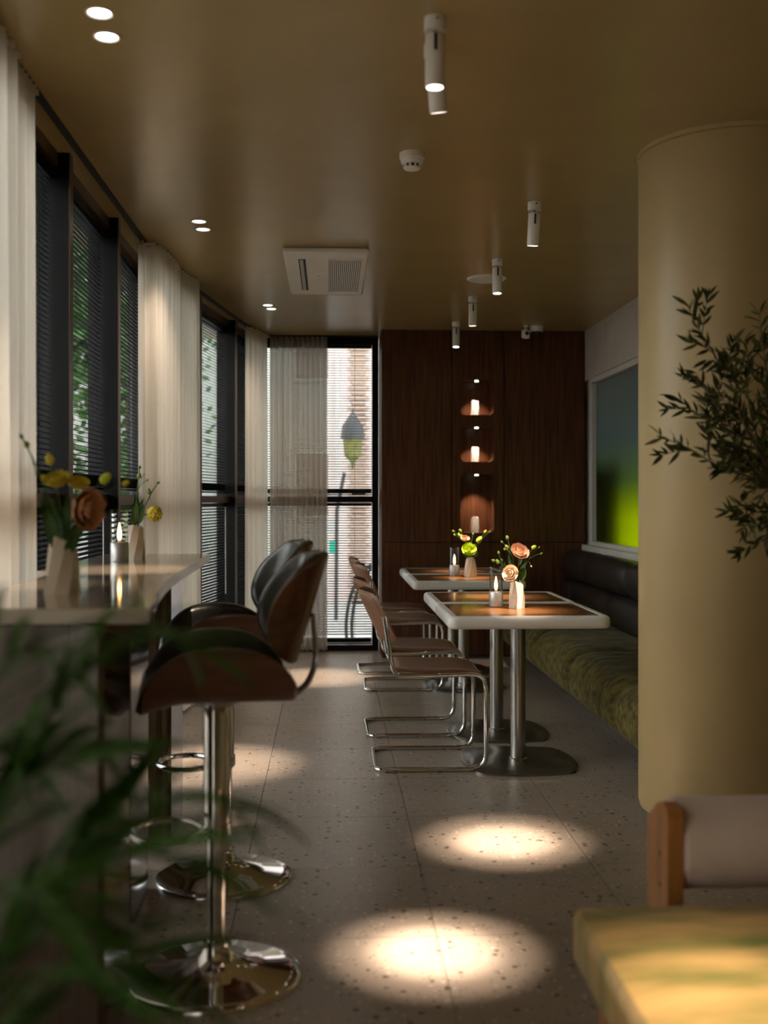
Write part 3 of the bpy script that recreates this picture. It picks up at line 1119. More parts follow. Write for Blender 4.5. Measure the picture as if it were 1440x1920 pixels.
# ------------------------------------------------------------------ bar stools
def make_stool():
    t = thing('bar_stool', 'x', 'stool', (0, 0, 0), 0, 'bentwood bar stools')
    MB().lathe([(.232, 0), (.232, .006), (.228, .010), (.20, .016), (.14, .026), (.09, .040), (.058, .056), (.040, .072), (.034, .085), (.034, .1)], 64).build('base_dish', M_CHROME, t, ang=50)
    MB().lathe([(.026, .09), (.026, .42)], 32).build('pole', M_CHROME, t)
    MB().lathe([(.028, .375), (.034, .378), (.034, .74), (.031, .745)], 32).build('sleeve', M_CHROME, t)
    MB().lathe([(.05, .735), (.075, .748), (.075, .762)], 24).build('seat_plate', M_STEELD, t)
    ring = [(-.034, -.02, .40), (-.075, -.085, .40), (-.13, -.105, .40), (-.195, -.075, .40), (-.222, 0, .40), (-.195, .075, .40), (-.13, .105, .40), (-.075, .085, .40), (-.034, .02, .40)]
    MB().tube(smooth_path(ring, 6), .0095, 10).build('foot_ring', M_CHROME, t, ang=60)
    MB().lathe([(.038, .385), (.038, .415)], 32).build('ring_collar', M_CHROME, t)
    A, flat, rc, ang_end = .205, .125, .075, math.radians(72)

    def sec(s):
        """bent cross-section: arc length s -> (y, z)"""
        sg, a = (1 if s >= 0 else -1), abs(s)
        if a <= flat:
            return sg * a, 0.
        th = min(ang_end, (a - flat) / rc)
        y, z = flat + rc * math.sin(th), rc * (1 - math.cos(th))
        rest = a - flat - rc * th
        if rest > 0:
            y += rest * math.cos(ang_end)
            z += rest * math.sin(ang_end)
        return sg * y, z

    def seatP(u, v):
        a = (2 * u - 1) * A
        Wd = flat + .035 + .155 * math.sqrt(max(0, 1 - (abs(2 * u - 1)) ** 2.3))
        y, z = sec((2 * v - 1) * Wd)
        zz = .775 + z - .030 * max(0, -(2 * u - 1) - .35) ** 2 / .42
        return (a, y, zz)
    MB().slab(seatP, 30, 40, lambda u, v: (-.012, 0)).build('seat_shell', M_PLY, t, ang=50)
    rd = lambda u, v: (max(0, 1 - max(abs(2 * u - 1) ** 9, abs(2 * v - 1) ** 12))) ** .5
    MB().slab(seatP, 36, 44, lambda u, v: (.0005, .004 + .034 * rd(u, v) * (.9 + .1 * math.cos(v * 25)))).build('seat_pad', M_BLKLEATHER, t, ang=60)

    HB, fl2, rc2 = .148, .045, .13

    def sec2(s):
        sg, a = (1 if s >= 0 else -1), abs(s)
        if a <= fl2:
            return sg * a, 0.
        th = min(math.radians(78), (a - fl2) / rc2)
        y, z = fl2 + rc2 * math.sin(th), rc2 * (1 - math.cos(th))
        rest = a - fl2 - rc2 * th
        if rest > 0:
            y += rest * math.cos(math.radians(78))
            z += rest * math.sin(math.radians(78))
        return sg * y, z

    def backP(u, v):
        h = (2 * u - 1)
        Wd = .05 + .185 * math.sqrt(max(0, 1 - abs(h) ** 2.2))
        y, f = sec2((2 * v - 1) * Wd)
        return (.245 + .045 * h - f, y, 1.0 + h * HB + .03 * f / .1 * 0)
    MB().slab(backP, 28, 36, lambda u, v: (-.012, 0)).build('back_shell', M_PLY, t, ang=50)
    MB().slab(backP, 34, 40, lambda u, v: (.0005, .004 + .028 * rd(u, v))).build('back_pad', M_BLKLEATHER, t, ang=60)
    # flat chrome bar from under the seat up to the back shell
    pth = fillet_path([(.03, 0, .757), (.235, 0, .757), (.275, 0, .84), (.262, 0, .98)], .05, 6)
    m = MB()
    rings = []
    for i, p in enumerate(pth):
        tg = (pth[min(i + 1, len(pth) - 1)] - pth[max(0, i - 1)]).normalized()
        nn = Vector((-tg.z, 0, tg.x)) * .004
        rings.append([p + nn + Vector((0, -.028, 0)), p + nn + Vector((0, .028, 0)), p - nn + Vector((0, .028, 0)), p - nn + Vector((0, -.028, 0))])
    m.loft(rings, True, True).build('back_bar', M_CHROME, t, ang=40)
    return t


st = make_stool()
for i, (x, y, a, lb) in enumerate(((-.307, 2.98, math.radians(8), 'black leather and walnut bar stool nearest the camera'),
                                   (-.36, 3.763, math.radians(14), 'black leather and walnut bar stool half hidden behind the near one'))):
    o = st if i == 0 else copy_tree(st)
    o.location = (x, y, 0)
    o.rotation_euler.z = a
    o['label'] = lb

# ------------------------------------------------------------------ things on the tables and the bar
c1, v1 = px(930, 1137, 5.51), px(969, 1139, 5.457)
candle((c1.x, c1.y, .7505), 'lit glass candle lamp on the nearest dining table')
vase((v1.x, v1.y, .7478), 'cream twisted vase of pink flowers on the nearest dining table', VM_O, .3)
c3, v3 = px(852, 1079, 7.73), px(882, 1081, 7.62)
candle((c3.x, c3.y, .7478), 'lit glass candle lamp on the farther dining table')
vase((v3.x, v3.y, .7478), 'cream twisted vase of yellow green flowers on the farther dining table', VM_O, 1.2)
c5, v5 = px(224, 1053, 4.22), px(253, 1048, 4.41)
candle((c5.x, c5.y, BZ), 'lit glass candle lamp on the window bar')
vase((v5.x, v5.y, BZ), 'cream vase behind the candle lamp on the window bar', VM_O, .8, 1.0)
v7 = px(118, 1112, 2.81)
vase((v7.x, v7.y, BZ), 'large cream vase in front on the window bar', VM_O, .5, 1.06)
for k, ((a, b, c, d), lb) in enumerate(zip(niche, ('white vase in the top wall niche', 'white vase in the middle wall niche', 'white vase in the tall bottom wall niche'))):
    vase(((a + b) / 2 - .004, YW + .125, c), lb, VM_W, .4 + k * .1, .95)

g1, g3, g5, g7 = ('flowers on the nearest dining table', 'flowers on the farther dining table', 'flowers in the far vase on the bar', 'flowers in the front vase on the bar')
V = lambda p, z: (p.x, p.y, z)
bouquet(V(v1, .7478), .132, 5.457, [
    ('ruffled pink bloom standing highest in the nearest table vase', 975, 1033, 'bloom', .078, M_PINK, -.01, (.25, -.6, .6), ((972, 1062, 982, 1037, .018), (974, 1068, 990, 1052, .014)), ()),
    ('cream pink bloom low on the left of the nearest table vase', 957, 1075, 'bloom', .068, M_CREAM, -.05, (-.5, -.75, .3), ((962, 1090, 946, 1087, .014),), ()),
    ('tall green buds rising left of the pink bloom, nearest table', 951, 1008, 'bud', .020, M_BUD, .0, None, ((960, 1070, 953, 1035, .016), (958, 1062, 962, 1040, .014)), ((941, 1016, .014, M_BUD), (950, 1026, .024, M_BUD), (946, 1030, .012, M_BUD))),
    ('side spray of green buds leaning left over the candle', 925, 1051, 'bud', .017, M_BUD, .02, None, ((946, 1068, 938, 1050, .010), (950, 1070, 945, 1052, .010)), ((933, 1053, .022, M_BUD), (941, 1051, .016, M_LEAF), (935, 1036, .016, M_BUD))),
    ('yellow bud arching right in the nearest table vase', 1001, 1026, 'bud', .024, M_LIME, .01, (.8, 0, .5), ((982, 1060, 991, 1050, .012),), ((1015, 1038, .012, M_BUD), (1011, 1026, .010, M_BUD), (996, 1062, .010, M_CREAM))),
    ('broad green leaves on the right of the nearest table vase', 984, 1064, 'bud', .010, M_LEAF, -.03, None, ((976, 1090, 983, 1060, .036), (970, 1091, 973, 1068, .026), (966, 1092, 962, 1082, .014), (980, 1088, 986, 1070, .02)), ()),
], g1)
bouquet(V(v3, .7478), .132, 7.62, [
    ('lime green bloom in the middle of the farther table vase', 879.6, 1030, 'bloom', .082, M_LIME, -.03, (0, -.8, .5), ((876, 1046, 866, 1032, .03), (888, 1046, 895, 1030, .034)), ()),
    ('small blush bloom on the upper left of the farther table vase', 872, 1009, 'bloom', .052, M_PINK, .0, (.1, -.5, .8), (), ((862, 1003, .03, M_LIME), (863, 995, .024, M_BUD), (850, 996, .020, M_BUD), (852, 1003, .016, M_BUD))),
    ('pale yellow closed bloom on the right of the farther table vase', 899, 1012, 'bud', .046, M_LIME, .0, (.5, -.2, .8), ((888, 1030, 898, 1020, .016),), ((910, 997, .024, M_LIME), (918, 997, .016, M_BUD))),
    ('thin green bud standing upright in the farther table vase', 887, 1001, 'bud', .014, M_BUD, .02, None, ((883, 1030, 881, 1012, .012),), ()),
], g3)
bouquet(V(v5, BZ), .132, 4.41, [
    ('yellow pompom flower drooping over the right of the bar', 290, 963, 'ball', .066, M_YELLOW, -.02, (.25, -.3, -.9), ((262, 975, 272, 955, .02),), ()),
    ('thin dark buds above the candle lamp on the bar', 262, 876, 'bud', .013, M_STEM, .0, None, ((258, 972, 252, 925, .022), (259, 970, 270, 935, .024)), ((261, 892, .022, M_BUD), (276, 900, .012, M_BUD), (270, 889, .006, M_STEM))),
    ('small green bud leaning right behind the bar candle', 297, 905, 'bud', .013, M_BUD, .02, (.9, 0, .2), ((262, 968, 258, 930, .018),), ((279, 921, .022, M_BUD),)),
    ('upright green leaves in the far vase on the bar', 258, 925, 'bud', .012, M_LEAF, -.02, None, ((254, 985, 254, 932, .03), (258, 985, 270, 945, .03), (250, 990, 247, 960, .02)), ()),
], g5)
bouquet(V(v7, BZ), .14, 2.81, [
    ('large yellow bloom in the front bar vase', 106, 897, 'bloom', .054, M_YELLOW, -.02, (-.1, -.5, .8), ((118, 1000, 85, 930, .028),), ()),
    ('second yellow bloom right of the large one, bar vase', 147, 904, 'bloom', .044, M_YELLOW, .02, (.2, -.5, .8), ((130, 1010, 128, 930, .03),), ()),
    ('small yellow bud above the blooms in the front bar vase', 93, 861, 'bud', .027, M_YELLOW, .0, None, ((110, 1000, 80, 920, .025),), ((83, 898, .024, M_YELLOW),)),
    ('apricot bloom drooping right in the front bar vase', 166, 955, 'bloom', .086, M_ORANGE, -.03, (.75, -.5, -.05), ((135, 1020, 160, 960, .03),), ()),
    ('long bare buds reaching up left over the curtain', 40, 818, 'bud', .012, M_BARK, .0, None, ((105, 1010, 76, 935, .03),), ((50, 833, .018, M_BUD),)),
    ('green buds leaning far right in the front bar vase', 198, 897, 'bud', .030, M_LIME, .02, (.6, 0, .7), ((140, 985, 178, 915, .034),), ((236, 906, .018, M_YELLOW),)),
    ('broad dark leaves at the mouth of the front bar vase', 100, 940, 'bud', .01, M_LEAF, -.03, None, ((112, 1040, 84, 945, .036), (118, 1045, 112, 950, .03), (122, 1045, 150, 975, .04), (125, 1040, 140, 1000, .03)), ()),
], g7)


# ------------------------------------------------------------------ ceiling lamps and fittings
def spot_light(parent, loc, aim, power, size_deg, blend, rad=.02, colr=(1., .80, .62)):
    l = bpy.data.lights.new('spot_bulb', 'SPOT')
    l.energy = power
    l.color = colr
    l.spot_size = math.radians(size_deg)
    l.spot_blend = blend
    l.shadow_soft_size = rad
    lo = bpy.data.objects.new('spot_bulb', l)
    COL.objects.link(lo)
    lo.parent = parent
    lo.location = loc
    dv = Vector(aim) - (parent.matrix_basis @ Vector(loc))
    lo.rotation_euler = dv.to_track_quat('-Z', 'Y').to_euler()
    return lo


def ceiling_spot(x, y, aim, label, power=SPOT_W, size=16.5, blend=1.):
    t = thing('ceiling_spotlight', label, 'spotlight', (x, y, CEIL), 0, 'white cylinder ceiling spotlights')
    MB().lathe([(.031, -.038), (.031, 0)], 28).build('mount', M_WHITEMETAL, t)
    MB().lathe([(.0035, 0), (.0035, .003)], 8, (0, 0, 0)).build('screw', M_SLOT, t, loc=(.004, -.031, -.012), rot=(H, 0, 0))
    MB().box(-.005, .005, -.005, .005, -.075, -.036).build('knuckle', M_STEELD, t, smooth=False)
    dv = (Vector(aim) - Vector((x, y, CEIL - .05))).normalized()
    q = Vector((0, 0, -1)).rotation_difference(dv)
    piv = Vector((0, 0, -.05))
    b = MB().lathe([(.027, 0), (.028, -.002), (.028, -.145), (.026, -.148), (.024, -.148), (.024, -.138)], 32, cap1=False).build('barrel', M_WHITEMETAL, t, loc=piv, rot=q.to_euler())
    MB().lathe([(.024, -.143), (.0, -.1432)], 24, cap0=False, cap1=False).build('lens', M_LENS, b)
    MB().box(-.0045, .0045, -.0295, -.024, -.05, -.004).build('slot', M_SLOT, b, smooth=False)
    bp_ = tuple(piv + q @ Vector((0, 0, -.152)))
    spot_light(t, bp_, aim, power * .30, size, blend)
    spot_light(t, bp_, aim, power * .70, size * .64, blend)
    return t


ceiling_spot(.30, 3.11, (.30, 3.11, 0), 'white cylinder ceiling spotlight nearest the camera, pointing straight down')
ceiling_spot(.315, 3.29, (.656, 4.10, 0), 'tilted white ceiling spotlight right behind the nearest one')
ceiling_spot(.947, 5.02, (.90, 5.28, .75), 'white ceiling spotlight over the nearest dining table', 900, 22)
ceiling_spot(.96, 6.23, (.93, 6.05, .75), 'white ceiling spotlight in front of the round ceiling plate', 700, 22)
ceiling_spot(.97, 7.38, (.97, 7.50, .75), 'white ceiling spotlight over the farther dining tables', 700, 22)
ceiling_spot(.98, 8.45, (.95, 8.2, .75), 'white ceiling spotlight closest to the walnut wall', 480, 22)


def downlight(x, y, aim, label, power=300, size=20):
    t = thing('recessed_downlight', label, 'downlight', (x, y, CEIL), 0, 'recessed ceiling downlights')
    MB().lathe([(.040, .0), (.040, -.003), (.036, -.004), (.031, .0)], 28, cap0=False, cap1=False).build('trim_ring', M_WHITEMETAL, t)
    MB().lathe([(.031, -.0012), (0, -.0013)], 24, cap0=False, cap1=False).build('lens', M_LENS, t)
    spot_light(t, (0, 0, -.008), aim, power, size, 1.)


dl = [(-.648, 3.12, (-.90, 3.15, BZ + .1), 'recessed downlight nearest the camera above the bar'), (-.66, 3.28, (-.71, 3.80, BZ), 'recessed downlight just behind the nearest one above the bar'),
      (-.645, 5.44, (-.57, 5.36, 0), 'near downlight of the pair before the middle curtain'), (-.643, 5.60, (-.92, 6.25, 1.35), 'far downlight of the pair before the middle curtain'),
      (-.437, 7.77, (-.107, 7.93, 0), 'near downlight of the far left pair'), (-.42, 7.92, (-.5, 9.1, 1.2), 'far downlight of the far left pair')]
for x, y, aim, lb in dl:
    downlight(x, y, aim, lb, (120 if 'nearest the' in lb else 300) if 'bar' in lb else (34 if aim[2] > 1 else 480), 75 if aim[2] > 1.16 else 22)

# cassette air conditioner
ac = thing('ceiling_air_conditioner', 'white ceiling cassette air conditioner with slot and grille', 'air conditioner', (-.02, 6.57, CEIL))
MB().bbox(-.235, .235, -.61, .61, -.036, .0, .010).build('cover', M_WHITEMETAL, ac)
MB().box(-.155, -.115, -.46, .44, -.0375, -.034).build('air_slot', M_SLOT, ac, smooth=False)
MB().box(-.148, -.128, -.45, .43, -.0395, -.0375).build('slot_louvre', M_ALU, ac, smooth=False)
gr = MB().box(.015, .205, -.47, .47, -.0375, -.034).build('grille_opening', M_SLOT, ac, smooth=False)
for k in range(17):
    x = .022 + k * .0112
    MB().box(x - .0033, x + .0033, -.47, .47, -.0415, -.0375).build('grille_bar', M_WHITEMETAL, ac, smooth=False)
for (y) in (-.475, .475):
    MB().box(.01, .21, y - .006, y + .006, -.042, -.036).build('grille_edge', M_WHITEMETAL, ac, smooth=False)
MB().lathe([(.006, -.0385), (.006, -.036)], 12, (-.045, 0, 0)).build('indicator', M_ALU, ac)

sd = thing('smoke_detector', 'round white smoke detector on the ceiling', 'smoke detector', (.327, 4.33, CEIL))
MB().lathe([(.049, 0), (.050, -.004), (.050, -.022), (.047, -.026)], 40).build('mount', M_WHITEMETAL, sd)
MB().lathe([(.046, -.026), (.045, -.036), (.038, -.045)], 40, cap0=False).build('body', M_WHITEMETAL, sd)
MB().lathe([(.033, -.045), (.031, -.058)], 32).build('sensing_chamber', M_SLOT, sd)
for k in range(10):
    a = 2 * math.pi * k / 10
    MB().box(.029, .035, -.005, .005, -.059, -.044).build('vent_rib', M_WHITEMETAL, sd, smooth=False, rot=(0, 0, a))
MB().lathe([(.034, -.058), (.030, -.064), (.018, -.068), (.0, -.069)], 32, cap1=False).build('cap', M_WHITEMETAL, sd)
sp_ = thing('ceiling_speaker', 'flat round white ceiling plate behind the spotlight', 'speaker', (.975, 6.76, CEIL))
MB().lathe([(.120, 0), (.120, -.006), (.112, -.012), (0, -.014)], 48, cap1=False).build('cover', M_WHITEMETAL, sp_)
MB().lathe([(.123, 0), (.123, -.004)], 48).build('rim', M_WHITE, sp_)

dm = px(1006, 620, 8.68)
dome = thing('dome_camera', 'white dome security camera by the walnut wall', 'security camera', (dm.x, 8.62, CEIL))
MB().lathe([(.055, 0), (.055, -.02), (.050, -.045)], 32).build('housing', M_WHITEMETAL, dome)
MB().lathe([(.043, -.045), (.038, -.066), (.024, -.080), (0, -.086)], 32, cap1=False).build('dome', M_SLOT, dome)
b_ = px(988, 630, 8.62)
bc = thing('bullet_camera', 'small white bullet camera hanging beside the dome camera', 'security camera', (b_.x, 8.60, CEIL))
MB().lathe([(.018, 0), (.018, -.008), (.009, -.012), (.009, -.032)], 20).build('bracket', M_WHITEMETAL, bc)
MB().bbox(-.026, .026, -.045, .045, -.1, -.032, .008).build('housing', M_WHITEMETAL, bc, rot=(math.radians(12), 0, 0))
MB().lathe([(.016, 0), (.016, .003)], 16).build('camera_lens', M_SLOT, bc, loc=(0, -.052, -.068), rot=(H, 0, 0))

# ------------------------------------------------------------------ lounge chair in front on the right
lc = thing('lounge_chair', 'low oak lounge chair with olive seat and pink bolster in the lower right corner', 'chair', (1.07, 2.1, 0))
def ring_r(cx, cy, w_, d_, z, r):
    return [(cx + x, cy + y, z) for x, y in rrect(w_, d_, r, 5)]
MB().loft([ring_r(0, -.02, 1.05, .60, .27, .014), ring_r(0, -.02, 1.07, .62, .285, .016), ring_r(0, -.02, 1.07, .62, .375, .016), ring_r(0, -.02, 1.05, .60, .393, .02), ring_r(0, -.02, .85, .42, .402, .03)],
          True, True).build('seat_cushion', M_UPHOL, lc, ang=50)
MB().box(-.5, .5, -.3, .44, .22, .27, .006).build('seat_frame', M_OAK, lc)
for sx in (-1, 1):
    for sy in (-.27, .20):
        MB().box(sx * .47 - .022, sx * .47 + .022, sy - .022, sy + .022, 0, .22, .005).build('leg', M_OAK, lc)
    m = MB()
    prof = [(.34, .0), (.50, .0), (.50, .50), (.49, .535), (.455, .56), (.42, .585), (.385, .595), (.352, .59), (.34, .57)]
    x0 = -.305 if sx < 0 else .46
    m.loft([[(x0, y, z) for y, z in prof], [(x0 + .036, y, z) for y, z in prof]], True, True)
    o = m.build('side_panel', M_OAK, lc, smooth=False)
    for zz in (.47, .40):
        MB().lathe([(.006, 0), (.006, .003)], 10).build('screw', M_BRONZE, lc, loc=(x0 - .002, .40, zz), rot=(0, H, 0))
m = MB()
m.loft([[(x, .43 + r_ * math.cos(a), .487 + r_ * math.sin(a)) for a in [2 * math.pi * k / 32 for k in range(32)]]
        for x, r_ in ((-.2685, .085), (-.265, .098), (-.255, .104), (.445, .104), (.455, .098), (.459, .085))], True, True)
m.build('bolster', M_ROLL, lc, ang=50)
spl_ = ceiling_spot(.80, 1.75, (.72, 1.90, .4), 'white ceiling spotlight above the lounge chair', 310, 27)

# ------------------------------------------------------------------ olive tree by the column
ot = thing('olive_tree', 'potted olive tree with thin grey green leaves before the column', 'tree', (1.66, 3.45, 0))
OB = Vector((1.66, 3.45, 0))
MB().lathe([(.11, 0), (.13, .03), (.155, .26), (.165, .30), (.150, .30), (.145, .27)], 32, cap1=False).build('pot', M_POT, ot)
MB().lathe([(.146, .268), (.0, .272)], 24, cap0=False, cap1=False).build('soil', M_SOIL, ot)
crown = px(1490, 930, 3.5) - OB
MB().tube(smooth_path([(0, 0, .25), (.02, .01, .6), (-.02, 0, .95), tuple(crown)], 6), .017, 8, taper=.009).build('trunk', M_BARK, ot)
lm = []
for w_, mt in ((1., M_OLIVE), (.8, M_OLIVE), (1., M_OLIVE2)):
    mb = MB()
    mb.grid(lambda u, v: (u, (v - .5) * .22 * w_ * math.sin(math.pi * min(.985, .04 + u * .95)) , .05 * math.sin(math.pi * u) + abs(v - .5) * .05), 5, 2)
    me = mb.mesh('olive_leaf')
    me.materials.append(mt)
    lm.append(me)
brs = [([(1490, 930), (1440, 870), (1400, 800), (1370, 720), (1330, 650), (1300, 600), (1292, 575)], 3.55, 3.45),
       ([(1490, 930), (1440, 885), (1390, 830), (1340, 800), (1300, 770), (1272, 748)], 3.5, 3.6),
       ([(1490, 930), (1440, 905), (1390, 890), (1340, 870), (1290, 840), (1240, 820)], 3.5, 3.4),
       ([(1490, 930), (1440, 920), (1415, 950), (1385, 948)], 3.5, 3.55),
       ([(1490, 930), (1450, 950), (1420, 985), (1405, 985)], 3.5, 3.4),
       ([(1490, 930), (1452, 970), (1435, 1010), (1436, 1030)], 3.5, 3.5),
       ([(1490, 930), (1455, 800), (1432, 660), (1424, 590)], 3.5, 3.65),
       ([(1490, 930), (1425, 830), (1402, 740), (1405, 680), (1396, 640)], 3.6, 3.75),
       ([(1490, 930), (1430, 860), (1385, 770), (1380, 700), (1366, 670)], 3.5, 3.35),
       ([(1490, 930), (1420, 880), (1370, 800), (1330, 740), (1305, 700)], 3.5, 3.5),
       ([(1490, 930), (1460, 860), (1440, 780), (1436, 720)], 3.4, 3.3),
       ([(1490, 930), (1430, 890), (1400, 860), (1375, 830)], 3.45, 3.3)]
nleaf = 0
extra = MB()
rl = random.Random(21)


def leafy(path, step, lsc, skip):
    global nleaf
    s_ = 0
    for i in range(skip, len(path)):
        a, b = path[i - 1], path[i]
        s_ += (b - a).length
        if s_ < step and i < len(path) - 1:
            continue
        s_ = 0
        t = (b - a).normalized()
        for sd_ in (-1, 1):
            rnd = Vector((rl.uniform(-1, 1), rl.uniform(-1, 1), rl.uniform(-1, 1)))
            side = t.cross(rnd).normalized() * sd_
            dirv = (t * rl.uniform(.5, 1.1) + side * rl.uniform(.5, 1.0)).normalized()
            L_ = rl.uniform(.036, .066) * lsc
            if nleaf < 298:
                q = dirv.to_track_quat('X', 'Z') @ Euler((rl.uniform(-1.5, 1.5), 0, 0)).to_quaternion()
                o = obj('leaf', lm[rl.choice((0, 0, 1, 1, 2))], None, ot, b, q.to_euler())
                o.scale = (L_, L_, L_)
                nleaf += 1
            else:
                leaf_blade(extra, b, b + dirv * L_, L_ * .22, 0)


twig_paths = []
for bi, (pts, d0, d1) in enumerate(brs):
    n = len(pts)
    P3 = [px(u, v, d0 + (d1 - d0) * k / (n - 1)) - OB for k, (u, v) in enumerate(pts)]
    path = smooth_path(P3, 10)
    br = MB().tube(path, .0045, 6, taper=.0012).build('branch', M_BARK, ot)
    leafy(path, .019, 1., 3)
    for i in range(8, len(path) - 8, 6):
        t = (path[i + 1] - path[i]).normalized()
        sv = t.cross(Vector((rl.uniform(-.3, .3), -1, rl.uniform(-.3, .3)))).normalized() * rl.choice((-1, 1))
        e_ = path[i] + (t * .8 + sv * .7 + Vector((0, rl.uniform(-.4, .4), .1))).normalized() * rl.uniform(.06, .12)
        tp = smooth_path([path[i], path[i].lerp(e_, .5) + Vector((0, 0, .006)), e_], 6)
        MB().tube(tp, .002, 5, taper=.0008).build('twig', M_BARK, br)
        twig_paths.append(tp)
for tp in twig_paths:
    leafy(tp, .014, .95, 2)
for i in range(420):
    c = crown + Vector((rl.gauss(.14, .13), rl.gauss(0, .12), rl.gauss(.0, .17)))
    if (c + OB).x < 1.66 - .04 * abs(rl.gauss(0, 1)) - .05:
        continue
    dirv = Vector((rl.uniform(-1, 1), rl.uniform(-1, 1), rl.uniform(-.6, 1))).normalized()
    leaf_blade(extra, c, c + dirv * rl.uniform(.035, .06), .012, 0)
ex = extra.build('foliage', M_OLIVE, ot)
ex['kind'] = 'stuff'
for i in range(9):
    e_ = crown + Vector((rl.uniform(.05, .35), rl.uniform(-.2, .2), rl.uniform(-.1, .35)))
    MB().tube(smooth_path([crown, crown.lerp(e_, .5) + Vector((0, 0, .03)), e_], 5), .004, 5, taper=.0012).build('branch', M_BARK, ot)

# ------------------------------------------------------------------ palm in the lower left corner
PB = Vector((-.47, 1.10, 0))
pm = thing('potted_palm', 'dark green palm with long arching leaves in the lower left corner', 'plant', tuple(PB))
MB().lathe([(.12, 0), (.14, .03), (.16, .30), (.168, .33), (.152, .33), (.148, .29)], 32, cap1=False).build('pot', M_POT, pm)
MB().lathe([(.149, .288), (0, .292)], 24, cap0=False, cap1=False).build('soil', M_SOIL, pm)
lmesh = []
for w_ in (.10, .135):
    mb = MB()
    mb.grid(lambda u, v: (u, (v - .5) * w_ * (math.sin(math.pi * min(.99, .12 + u * .87)) ** .7), -.30 * u ** 2.2 + abs(v - .5) * .035), 7, 2)
    me = mb.mesh('leaflet')
    me.materials.append(M_PALM)
    lmesh.append(me)
rp_ = random.Random(5)
fr = [((330, 1205), 1.30, 120), ((395, 1500), 1.22, 90), ((350, 1610), 1.12, 70), ((265, 1830), 1.02, 60), ((95, 1235), 1.30, 150), ((20, 1420), 1.22, 120), ((190, 1420), 1.25, 130),
      ((110, 1700), 1.0, 80)]
for fi, ((u, v), d, arch) in enumerate(fr):
    tip = px(u, v, d) - PB
    b0 = Vector((rp_.uniform(-.03, .03), rp_.uniform(-.03, .03), .285))
    ctrl = Vector((tip.x * .35, tip.y * .3, tip.z + .03 + arch * .0006))
    path = [b0 * (1 - t) ** 2 + ctrl * 2 * t * (1 - t) + tip * t * t for t in [k / 22 for k in range(23)]]
    fo = MB().tube(path, .0055, 6, taper=.0012).build('frond', M_STEM, pm)
    for i in range(8, 23, 2):
        p = path[i]
        t = (path[i] - path[i - 1]).normalized()
        side = t.cross(Vector((0, 0, 1))).normalized()
        for sd_ in (-1, 1):
            if i == 22 and sd_ == 1:
                dirv = t
            else:
                dirv = (t * .75 + side * sd_ * (.75 - .015 * i) + Vector((0, 0, rp_.uniform(-.25, .2)))).normalized()
            L_ = (.17 - .05 * abs((i - 15) / 8)) * rp_.uniform(.85, 1.1)
            zax = Vector((0, 0, 1))
            yax = zax.cross(dirv).normalized()
            zz = dirv.cross(yax).normalized()
            mt_ = Matrix((dirv, yax, zz)).transposed().to_4x4()
            o = obj('leaflet', rp_.choice(lmesh), None, fo, p, (mt_ @ Matrix.Rotation(rp_.uniform(-.5, .5), 4, 'X')).to_euler())
            o.scale = (L_, L_, L_)

# ------------------------------------------------------------------ outside
g_ = struct(MB().box(-40, 30, -10, 60, -.35, -.15).build('ground', M_PAVE, smooth=False), 'pale paved street outside')
fb = thing('street_facade', 'pale pink house front seen through the back window', 'building', (1.9, 15.0, -.15))
MB().box(-1.92, 3.5, .12, .5, 0, 9).build('wall', M_PINKWALL, fb, smooth=False)
pr = MB().box(-1.60, -1.40, .12, .14, 0, 3.6).build('brick_pier', M_PINKWALL, fb, smooth=False)
brm = MB().box(0, .094, 0, .03, 0, .055).mesh('brick', smooth=False)
brm.materials.append(M_BRICK)
for rrow in range(52):
    off = -.064 if rrow % 2 else 0
    for k in range(2 + (rrow % 2)):
        obj('brick', brm, None, pr, (-1.595 + k * .099 - (.0 if rrow % 2 == 0 else .05), .095, .02 + rrow * .068))
for (x, z) in ((-1.95 + .2, 2.2), (-.9, 2.0), (-.2, 2.0)):
    pass
for zz in (1.0, 3.4):
    for xx in (-.95, .2, 1.4):
        wn = MB().box(xx, xx + .7, .10, .13, zz, zz + 1.3).build('window', M_WHITEWALL, fb, smooth=False)
        MB().box(xx + .05, xx + .65, .09, .105, zz + .05, zz + 1.25).build('pane', M_DARK, wn, smooth=False)
MB().tube([(-1.80, .06, 0), (-1.80, .06, 8)], .03, 10).build('drain_pipe', M_WHITEWALL, fb)
ln = thing('wall_lantern', 'dark hanging wall lantern outside the back window', 'lantern', (px(661, 830, 14.6).x, 14.55, 0))
lz = px(661, 830, 14.6).z
MB().tube([(0, .5, lz + .42), (0, .1, lz + .46), (0, 0, lz + .38)], .012, 6).build('bracket', M_DARK, ln)
MB().lathe([(.02, lz + .40), (.06, lz + .34), (.14, lz + .22), (.16, lz + .05)], 8).build('hood', M_DARK, ln)
MB().lathe([(.13, lz + .05), (.11, lz - .18), (.03, lz - .26), (.015, lz - .36)], 8).build('lamp_glass', M_OLIVE2, ln)
rk = thing('bike_rack', 'dark curved steel rack outside the lower back window', 'bike rack', (px(655, 1150, 10.6).x, 10.6, -.15))
for k, dx in enumerate((0, .055)):
    MB().tube(smooth_path([(dx - .02, 0, 0), (dx - .03, 0, .25), (dx + .02, .02, .52), (dx + .14, .05, .74), (dx + .30, .08, .84)], 6), .016, 8).build('bent_tube', M_DARK, rk)
MB().box(-.06, .1, -.04, .04, 0, .01).build('foot_plate', M_DARK, rk, smooth=False)
sg_ = thing('street_sign', 'street post with a white and a teal sign outside', 'sign', (px(630, 1000, 13).x, 13., -.15))
MB().tube([(0, 0, 0), (.01, 0, 1.3), (.10, 0, 1.75)], .022, 8).build('post', M_DARK, sg_)
